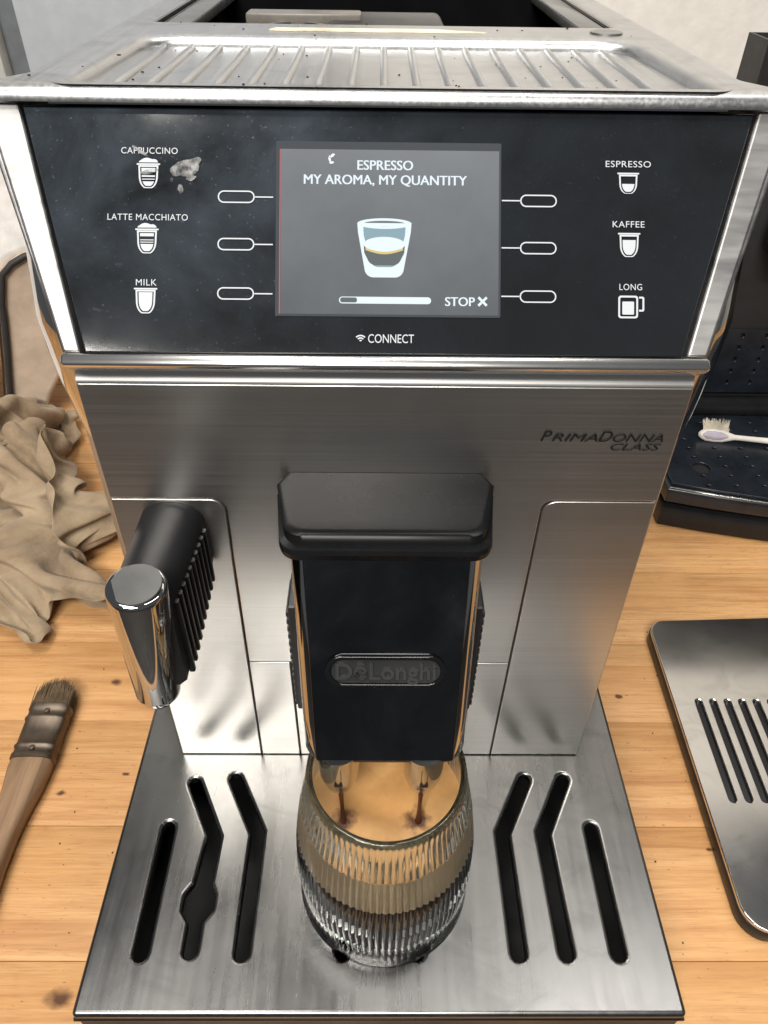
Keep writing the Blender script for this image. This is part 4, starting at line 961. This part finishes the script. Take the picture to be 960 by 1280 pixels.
    72,41,216,74,52,189,84,62,163,81,72,139,72,90,119,89,104,99,80,111,82,66,112,83,56,103,85,65,87,88,65,65,92,81,53,91,95,52,94,94,60,103,89,71,106,
    96,69,96,101,66,87,107,72,93,112,76,110,117,59,106,127,48,108,135,54,112,145,57,106,143,53,91,126,55,86,113,58,77,-15,118,21,-10,112,19,-14,114,9,
    -8,110,6,1,107,3,10,108,6,14,105,13,9,111,26,13,116,36,23,108,20,36,89,16,59,83,34,38,85,71,38,68,111,27,50,150,44,70,186,42,53,218,56,35,224,59,
    25,214,69,30,211,65,51,210,80,67,190,88,83,161,87,99,127,88,112,101,76,134,84,52,138,79,56,149,65,47,143,64,53,128,59,71,117,69,68,98,73,60,82,70,
    69,77,65,79,84,68,71,90,75,74,96,77,79,92,67,90,90,66,93,98,83,106,93,88,109,75,91,119,69,88,128,76,89,129,72,75,113,69,72,101,74,66,-3,128,28,-7,
    127,20,-6,126,11,4,124,10,9,118,20,6,120,10,13,116,6,16,111,12,21,111,24,29,111,36,38,101,14,58,95,37,24,84,64,22,74,112,15,59,156,33,77,192,48,
    56,204,56,53,218,54,43,209,60,46,197,65,72,189,84,92,172,85,107,137,86,125,102,63,146,90,43,159,74,36,167,54,40,176,44,48,171,40,50,155,38,68,147,
    49,59,136,58,61,127,53,58,115,42,68,109,38,71,114,48,70,121,56,74,115,49,81,108,42,91,110,49,87,113,67,100,107,72,94,96,76,107,97,78,114,94,68,
    111,91,58,95,97,56,-3,144,22,3,139,18,13,137,15,21,134,21,23,133,31,16,126,33,14,126,21,22,125,12,29,118,14,34,123,29,42,113,8,54,105,38,22,96,63,
    11,83,103,11,75,146,39,65,169,44,80,190,54,79,197,51,69,188,51,66,175,72,74,166,72,104,162,81,122,137,91,138,105,64,160,86,44,175,67,29,181,48,28,
    178,29,35,179,27,49,178,25,60,170,26,51,167,31,42,163,42,44,151,33,53,141,27,65,135,26,71,142,39,76,136,41,76,128,31,85,126,29,93,122,35,81,122,
    48,84,126,63,99,123,65,110,118,61,108,112,50,104,112,39,5,154,34,7,144,34,8,135,36,19,143,42,25,145,50,29,140,48,22,131,40,21,133,27,24,133,17,33,
    132,13,52,125,9,38,103,28,28,112,64,19,101,95,5,94,128,28,79,139,45,77,147,44,89,159,51,98,164,58,91,159,62,83,151,66,100,148,63,124,147,77,140,
    122,86,152,87,65,171,68,47,186,53,30,192,41,36,194,32,47,191,31,60,192,33,49,191,25,43,186,19,49,177,33,45,163,22,56,151,18,65,141,20,64,143,32,
    68,146,26,76,145,21,86,143,21,90,147,34,80,148,47,93,145,49,100,135,44,104,132,34,102,131,22,-8,140,46,-5,142,56,3,146,58,9,152,56,18,155,60,24,
    147,56,32,146,44,24,150,31,23,149,18,34,150,16,50,144,9,39,126,30,15,108,42,6,104,72,0,112,99,17,109,121,32,98,119,46,95,118,37,105,134,50,109,
    141,58,101,139,64,97,131,56,117,134,61,143,129,76,158,100,76,153,63,60,170,48,50,186,41,39,194,47,41,201,42,51,203,40,60,201,25,61,196,19,55,183,
    17,61,169,16,63,160,33,54,153,28,55,157,20,57,152,10,64,151,2,75,149,2,86,148,7,80,156,22,85,163,32,96,160,29,97,153,17,107,160,16,-5,159,36,-6,
    161,46,-4,162,57,3,157,49,14,155,41,30,163,41,18,164,26,1,158,19,7,160,8,15,168,5,26,157,18,48,150,19,40,128,42,11,120,46,1,125,67,13,127,85,14,
    137,95,25,124,90,41,123,92,30,127,110,45,123,115,52,111,111,59,122,113,50,141,118,62,166,105,77,162,77,77,164,51,70,181,45,61,189,53,49,184,51,57,
    186,45,68,194,42,71,193,30,69,181,26,68,183,13,62,176,27,66,164,31,69,155,26,70,160,17,70,170,7,78,168,4,79,160,10,88,162,9,81,171,17,85,175,24,
    94,178,13,108,187,17,6,155,34,-1,163,34,3,170,44,21,170,48,26,176,30,7,180,30,8,178,24,-3,173,25,-4,171,13,8,170,17,21,173,16,46,165,23,41,146,47,
    32,122,47,16,132,50,9,142,61,8,151,67,17,156,72,22,142,66,37,145,72,27,146,88,40,142,89,51,139,90,48,152,95,50,173,92,70,178,81,74,164,67,76,163,
    54,76,175,61,65,177,62,63,171,52,67,176,42,77,186,43,80,187,32,82,185,19,74,175,31,65,172,19,58,166,33,70,165,38,69,173,34,76,179,26,84,177,25,86,
    166,24,86,157,18,94,165,23,95,179,29,107,174,16,
)
def build_rag():
    ca, sa = math.cos(.10), math.sin(.10)
    bm = bmesh.new(); vs = []
    for k in range(0, len(RAG), 3):
        x, y, z = -RAG[k]*.0005*1.18, RAG[k+1]*.0005*1.10, RAG[k+2]*.0005
        vs.append(bm.verts.new((-.284+x*ca-y*sa, .302+x*sa+y*ca, .001+z*.68)))
    for r in range(46):
        for c in range(46): bm.faces.new((vs[r*47+c], vs[r*47+c+1], vs[r*47+c+48], vs[r*47+c+47]))
    for _ in range(2): bmesh.ops.smooth_vert(bm, verts=bm.verts, factor=.3, use_axis_x=True, use_axis_y=True, use_axis_z=True)
    return bm
ro = obj('cleaning_rag', build_rag(), M['cloth'], None, 181)
md = ro.modifiers.new('thickness', 'SOLIDIFY'); md.thickness = .0012
md = ro.modifiers.new('smooth', 'SUBSURF'); md.levels = md.render_levels = 2
tag(ro, 'crumpled dirty beige cleaning rag on the table left of the machine', 'rag')

# ------------------------------------------------------------------ pastry brush
pb = thing('pastry_brush', 'flat wooden-handled pastry brush with metal ferrule lying on the table', 'brush', (-.206, .02, 0))
def flat_ring(y, cx, hw_, z0, z1, n=16):
    return [(cx+hw_*math.copysign(abs(math.cos(t))**.6, math.cos(t)), y, (z0+z1)/2+(z1-z0)/2*math.copysign(abs(math.sin(t))**.6, math.sin(t))) for t in [2*PI*k/n for k in range(n)]]
bm = bmesh.new()
yy = [(.0240, -.2066, .0122, .0145), (.018, -.2066, .0122, .0150), (.006, -.2062, .0108, .0150), (-.010, -.2068, .0086, .0145), (-.022, -.2072, .0078, .0140), (-.040, -.2075, .0080, .0140), (-.065, -.2085, .0105, .0145), (-.085, -.2095, .0120, .0150), (-.100, -.2100, .0095, .0140), (-.106, -.2102, .0045, .0110)]
loft(bm, [flat_ring(y, cx, w, .0012 if i < 9 else .004, z) for i, (y, cx, w, z) in enumerate(yy)])
obj('handle', bm, M['handle'], pb, 60)
bm = bmesh.new()
fy = [(.0225, .0124, 0), (.0228, .0130, .0006), (.0262, .0130, .0006), (.0266, .0124, 0), (.0300, .0124, 0), (.0305, .0131, .0007), (.0318, .0131, .0007), (.0323, .0124, 0), (.0490, .0124, 0), (.0495, .0131, .0007), (.0512, .0131, .0007), (.0517, .0124, 0), (.0560, .0124, 0), (.0564, .0130, .0006), (.0598, .0130, .0006), (.0600, .0122, 0)]
loft(bm, [flat_ring(y, -.2066-.0008*(y-.022)/.036, w, .0012-d, .0150+d) for y, w, d in fy])
fe = obj('ferrule', bm, M['ferrule'], pb, 60)
for px, py in ((-.2068, .0283), (-.2066, .0540)):
    obj('rivet', lathe([(.0001, .0148), (.0017, .0148), (.0015, .0160), (.0001, .0163)], px, py, 14), M['ferrule'], fe)
bm = bmesh.new()
for k in range(900):
    a = random.uniform(-1, 1); zz = random.uniform(.0020, .0140)
    x0 = -.2072+a*.0118; ln = .0235*(1-.30*abs(a)**2.2)*random.uniform(.82, 1.04)
    sw = -.0012+random.uniform(-.0022, .0022)-.0016*a; dz = random.uniform(-.001, .0012)
    p = [Vector((x0, .0590, zz)), Vector((x0+sw*.4, .059+ln*.55, zz+dz*.4)), Vector((x0+sw, .059+ln, max(.001, zz+dz-.001)))]
    w = .00032
    vs = []
    for q, ww in ((p[0], w), (p[1], w)):
        vs.append([bm.verts.new(q+Vector((ww*math.cos(t), 0, ww*math.sin(t)))) for t in (0, 2.09, 4.19)])
    tip = bm.verts.new(p[2])
    for i in range(3):
        j = (i+1) % 3; bm.faces.new((vs[0][i], vs[0][j], vs[1][j], vs[1][i])); bm.faces.new((vs[1][i], vs[1][j], tip))
kind(obj('bristles', bm, M['bristle'], pb), 'stuff')

# ------------------------------------------------------------------ loose steel grille on the right
gr = thing('drip_grille', 'loose polished steel drip grille with long slots lying on the table', 'grille', (.27, .03, 0))
gq = rpoly([(.1895, .1325, .012), (.3650, .1400, .012), (.3590, -.0790, .012), (.1838, -.0722, .014)], 8)
obj('edge_shade_base', prism(gq, .0008, .0098, .001), M['black_plastic'], gr, 30)  # black slab stands in for shade on the plate edge and in the slots
sl = []
for k in range(15):
    x = .2040+k*.0093
    if x > .345: break
    sl.append(stroke([(x-.0020, -.0014), (x, .0640)], .0022, 5))
gi = rpoly([(.1899, .1321, .012), (.3646, .1396, .012), (.3586, -.0786, .012), (.1842, -.0718, .014)], 8)
sheet('steel_plate', [gi]+sl, M['steel_grille'], gr, Matrix.Translation((0, 0, .0124)), .0022, .0007, 2)

# ------------------------------------------------------------------ second, black machine at the back right
m2 = thing('black_coffee_machine', 'black coffee machine with perforated tray standing behind on the right', 'coffee machine', (.36, .45, 0))
def arc_front(off=0., n=14):
    """bowed front edge of its tray from left to right"""
    pts = []
    for i in range(n+1):
        t = i/n; x = .232+off+(.500-2*off)*t
        pts.append((x, .2620-.052*math.sin(PI*(.06+.88*t))**.8+off))
    return pts
tp2 = arc_front()+[(.732, .40), (.232, .40)]
obj('tray_base', prism(tp2, .001, .021, .003), M['black_plastic'], m2, 30)
obj('tray_waist', prism(arc_front(.006)+[(.726, .40), (.238, .40)], .021, .026), M['void'], m2, 30)
obj('tray_body', prism(tp2, .026, .0395, .002, 3), M['navy_black'], m2, 30)
hl = []
for c in range(6):
    for r_ in range(9):
        x, y = .2640+c*.0225, .2490+r_*.0130
        if (x-.2655)**2+(y-.272)**2 < .010**2 or y < .238: continue
        hl.append(circ(x, y, .0022, 10, .0014))
hl.append(circ(.2665, .2735, .0072, 28))
pf = [(x, y) for x, y in arc_front(.004)]+[(.728, .3705), (.236, .3705)]
sheet('perforated_plate', [pf]+hl, M['navy_black'], m2, Matrix.Translation((0, 0, .0425)), .0026, .0006)
obj('plate_underlay', prism(arc_front(.008)+[(.724, .37), (.240, .37)], .0394, .0398), M['void'], m2)
sheet('chrome_line', [arc_front(.0012)+arc_front(.0028)[::-1]], M['trim'], m2, Matrix.Translation((0, 0, .0403)), .0012, .0004)
obj('machine_body', box(.262, .3735, .001, .74, .4105, .2955, .004), M['matte_black'], m2, 30)
obj('cup_ledge', prism(rpoly([(.262, .352, .012), (.70, .346, .012), (.70, .3725, .002), (.262, .3725, .002)]), .0426, .052, .003), M['black_plastic'], m2, 30)
bh = []
for c in range(8):
    for r_ in range(5): bh.append(circ(.272+c*.021, .067+r_*.0115, .0020, 10))
sheet('perforated_back', [rrect(.250, .056, .50, .118, .004)]+bh, M['navy_black'], m2, frame((0, .3700, 0), (1, 0, 0), (0, 0, 1), (0, -1, 0)), .0024, .0006)
obj('unseen_reflection_block', box(.300, .378, .296, .74, .4095, .39, .006), M['matte_black'], m2, 30)  # unseen block added to darken the loose grille's reflection
obj('brew_head', box(.300, .335, .185, .62, .3735, .262, .012, 3), M['black_plastic'], m2, 30)
bm = bmesh.new()
for a in ((.2622, .3740, .2956, .2645, .410, .3300), (.2646, .3740, .2956, .2995, .3762, .3225), (.2646, .4078, .2956, .2995, .410, .3300)):
    b2 = box(*a); me = bpy.data.meshes.new('t'); b2.to_mesh(me); b2.free(); bm.from_mesh(me)
obj('open_bin', bm, M['matte_black'], m2)

def packet():
    bm = bmesh.new(); n = 10
    vs = {}
    for s in (0, 1):
        for i in range(n+1):
            for j in range(n+1):
                u, v = i/n, j/n
                th = .006*math.sin(PI*u)*math.sin(PI*v)*(1 if s else -1)+.0015*noise.noise(Vector((u*6, v*6, s)))
                vs[s, i, j] = bm.verts.new((.270+u*.026+.010*v, .392+th-.008*v, .298+v*.034+.005*u))
        for i in range(n):
            for j in range(n): bm.faces.new([vs[s, i+a, j+b] for a, b in ((0, 0), (1, 0), (1, 1), (0, 1))])
    return bm
def foil():
    n = NT('printed_foil'); f = n.noise(45, 3, .5, None, .8)
    n.set(Base_Color=n.ramp(f, [(.46, (.03, .24, .08)), (.5, (.70, .76, .72))]), Roughness=.22, Metallic=.2); n.bump(n.noise(120, 4), .5, .002); return n.m
tag(obj('snack_packet', packet(), foil(), None, 60), 'crinkled green and white packet sticking out of the black bin', 'packet')

# toothbrush
tb = thing('toothbrush', 'old cream toothbrush with worn bristles lying on the black perforated tray', 'toothbrush', (.30, .312, .0425))
bm = bmesh.new()
A = Vector((.2765, .3160, .0470)); D = Vector((1, -.19, .01)).normalized(); Sd = Vector((0.10, .62, .78)).normalized(); Nn = D.cross(Sd).normalized()
prof = [(0, .0018), (.002, .0042), (.006, .0062), (.013, .0068), (.020, .0062), (.026, .0042), (.030, .0028), (.034, .0027), (.050, .0028), (.075, .0036), (.110, .0048), (.150, .0045), (.154, .002)]
def tb_ring(s, w, th, lift=0): return [A+D*s+Sd*(w*math.cos(t))*.85+Nn*(th*math.sin(t)) for t in [2*PI*k/16 for k in range(16)]]
loft(bm, [tb_ring(s, w, max(.0012, min(.0026, w*.6))) for s, w in prof]); obj('handle', bm, M['tooth_white'], tb, 60)
bm = bmesh.new(); loft(bm, [[p-Nn*0+Vector((0, -.0013, .0008)) for p in tb_ring(s, w, .0016)] for s, w in ((.003, .0015), (.006, .0040), (.013, .0047), (.019, .0040), (.024, .0016))])
obj('grip_pad', bm, M['tooth_lilac'], tb, 60)
bm = bmesh.new()
up = Vector((.0, .55, .83)).normalized()
for k in range(420):
    s = random.uniform(.004, .024); w = random.uniform(-.0040, .0045)
    b = A+D*s+Sd*w; ln = random.uniform(.0085, .0112); lean = D*random.uniform(-.12, .22)+Vector((random.uniform(-.12, .12), 0, 0))
    t_ = b+(up+lean).normalized()*ln
    q = [bm.verts.new(b+o) for o in (Vector((.0003, 0, 0)), Vector((-.00015, .00026, 0)), Vector((-.00015, -.00026, 0)))]
    tq = [bm.verts.new(t_+o) for o in (Vector((.0002, 0, 0)), Vector((-.0001, .00018, 0)), Vector((-.0001, -.00018, 0)))]
    for i in range(3): bm.faces.new((q[i], q[(i+1) % 3], tq[(i+1) % 3], tq[i]))
    bm.faces.new(tq)
kind(obj('bristles', bm, M['tooth_bristle'], tb), 'stuff')

# ------------------------------------------------------------------ white and beige bag at the left back
bag = thing('bag', 'white and beige fabric bag with black piping standing behind the rag', 'bag', (-.335, .40, 0))
bag.rotation_euler.z = R(30)
def bag_part(name, outline, y0, thick, bev, mat):
    o = sheet(name, [outline], mat, None, frame((0, y0, 0), (1, 0, 0), (0, 0, 1), (0, -1, 0)), thick, bev, 4); o.parent = bag; return o
bag_part('white_body', rpoly([(-.22, .002, .01), (-.034, .002, .01), (-.006, .105, .03), (.012, .150, .03), (.10, .165, .02), (.10, .262, .03), (-.22, .262, .03)]), .006, .07, .012, M['white_canvas'])
pk = rpoly([(-.0265, .003, .004), (-.0156, .046, .05), (-.0015, .112, .03), (.0085, .150, .03), (.0288, .1605, .03), (.11, .170, .01), (.11, .095, .01), (.060, .074, .02), (.040, .056, .02), (.018, .027, .02), (.004, .003, .006)])
bag_part('beige_pocket', pk, -.006, .05, .006, M['canvas'])
def pip(pts, r=.0029):
    o = obj('piping', tube([(x, -.0075, z) for x, z in pts], r, 10), M['piping'], None, 60); o.parent = bag
pip([(-.028, .001), (-.0225, .022), (-.0165, .046), (-.0085, .080), (-.0025, .107), (.0005, .125), (.0080, .149), (.0180, .1570), (.0288, .1612), (.060, .166), (.11, .171)])

# ------------------------------------------------------------------ crumbs and flecks
def flecks(name, spots, z, smin, smax, label=None):
    bm = bmesh.new()
    for x, y in spots:
        s = random.uniform(smin, smax); m = Matrix.Translation((x, y, z+s*.3)) @ Matrix.Rotation(random.uniform(0, 6), 4, 'Z') @ Matrix.Diagonal((s*random.uniform(.7, 1.6), s, s*.6, 1))
        bmesh.ops.create_icosphere(bm, subdivisions=1, radius=1, matrix=m)
    return kind(obj(name, bm, M['crumb'], None), 'stuff')
sp = [(random.uniform(-.28, -.13), random.uniform(-.11, .12)) for _ in range(30)]+[(random.uniform(.135, .20), random.uniform(-.11, .26)) for _ in range(26)]
flecks('table_crumbs', sp, .0003, .0002, .0006)
sp = [(-.1170, .0600), (-.098, .098), (-.1045, .0760), (-.080, .110), (.02, .1490), (-.030, .1490), (-.058, .1500), (-.076, .173)]+[(random.uniform(-.115, .115), random.choice((random.uniform(.152, .183), random.uniform(.047, .052)))) for _ in range(16)]
flecks('cover_crumbs', sp, ZT, .0002, .0006)
sp = [(random.gauss(.07, .015), random.uniform(.058, .075)) for _ in range(26)]+[(random.uniform(-.09, .09), random.uniform(.06, .14)) for _ in range(36)]
flecks('recess_crumbs', sp, ZT-.0045, .0002, .0006)
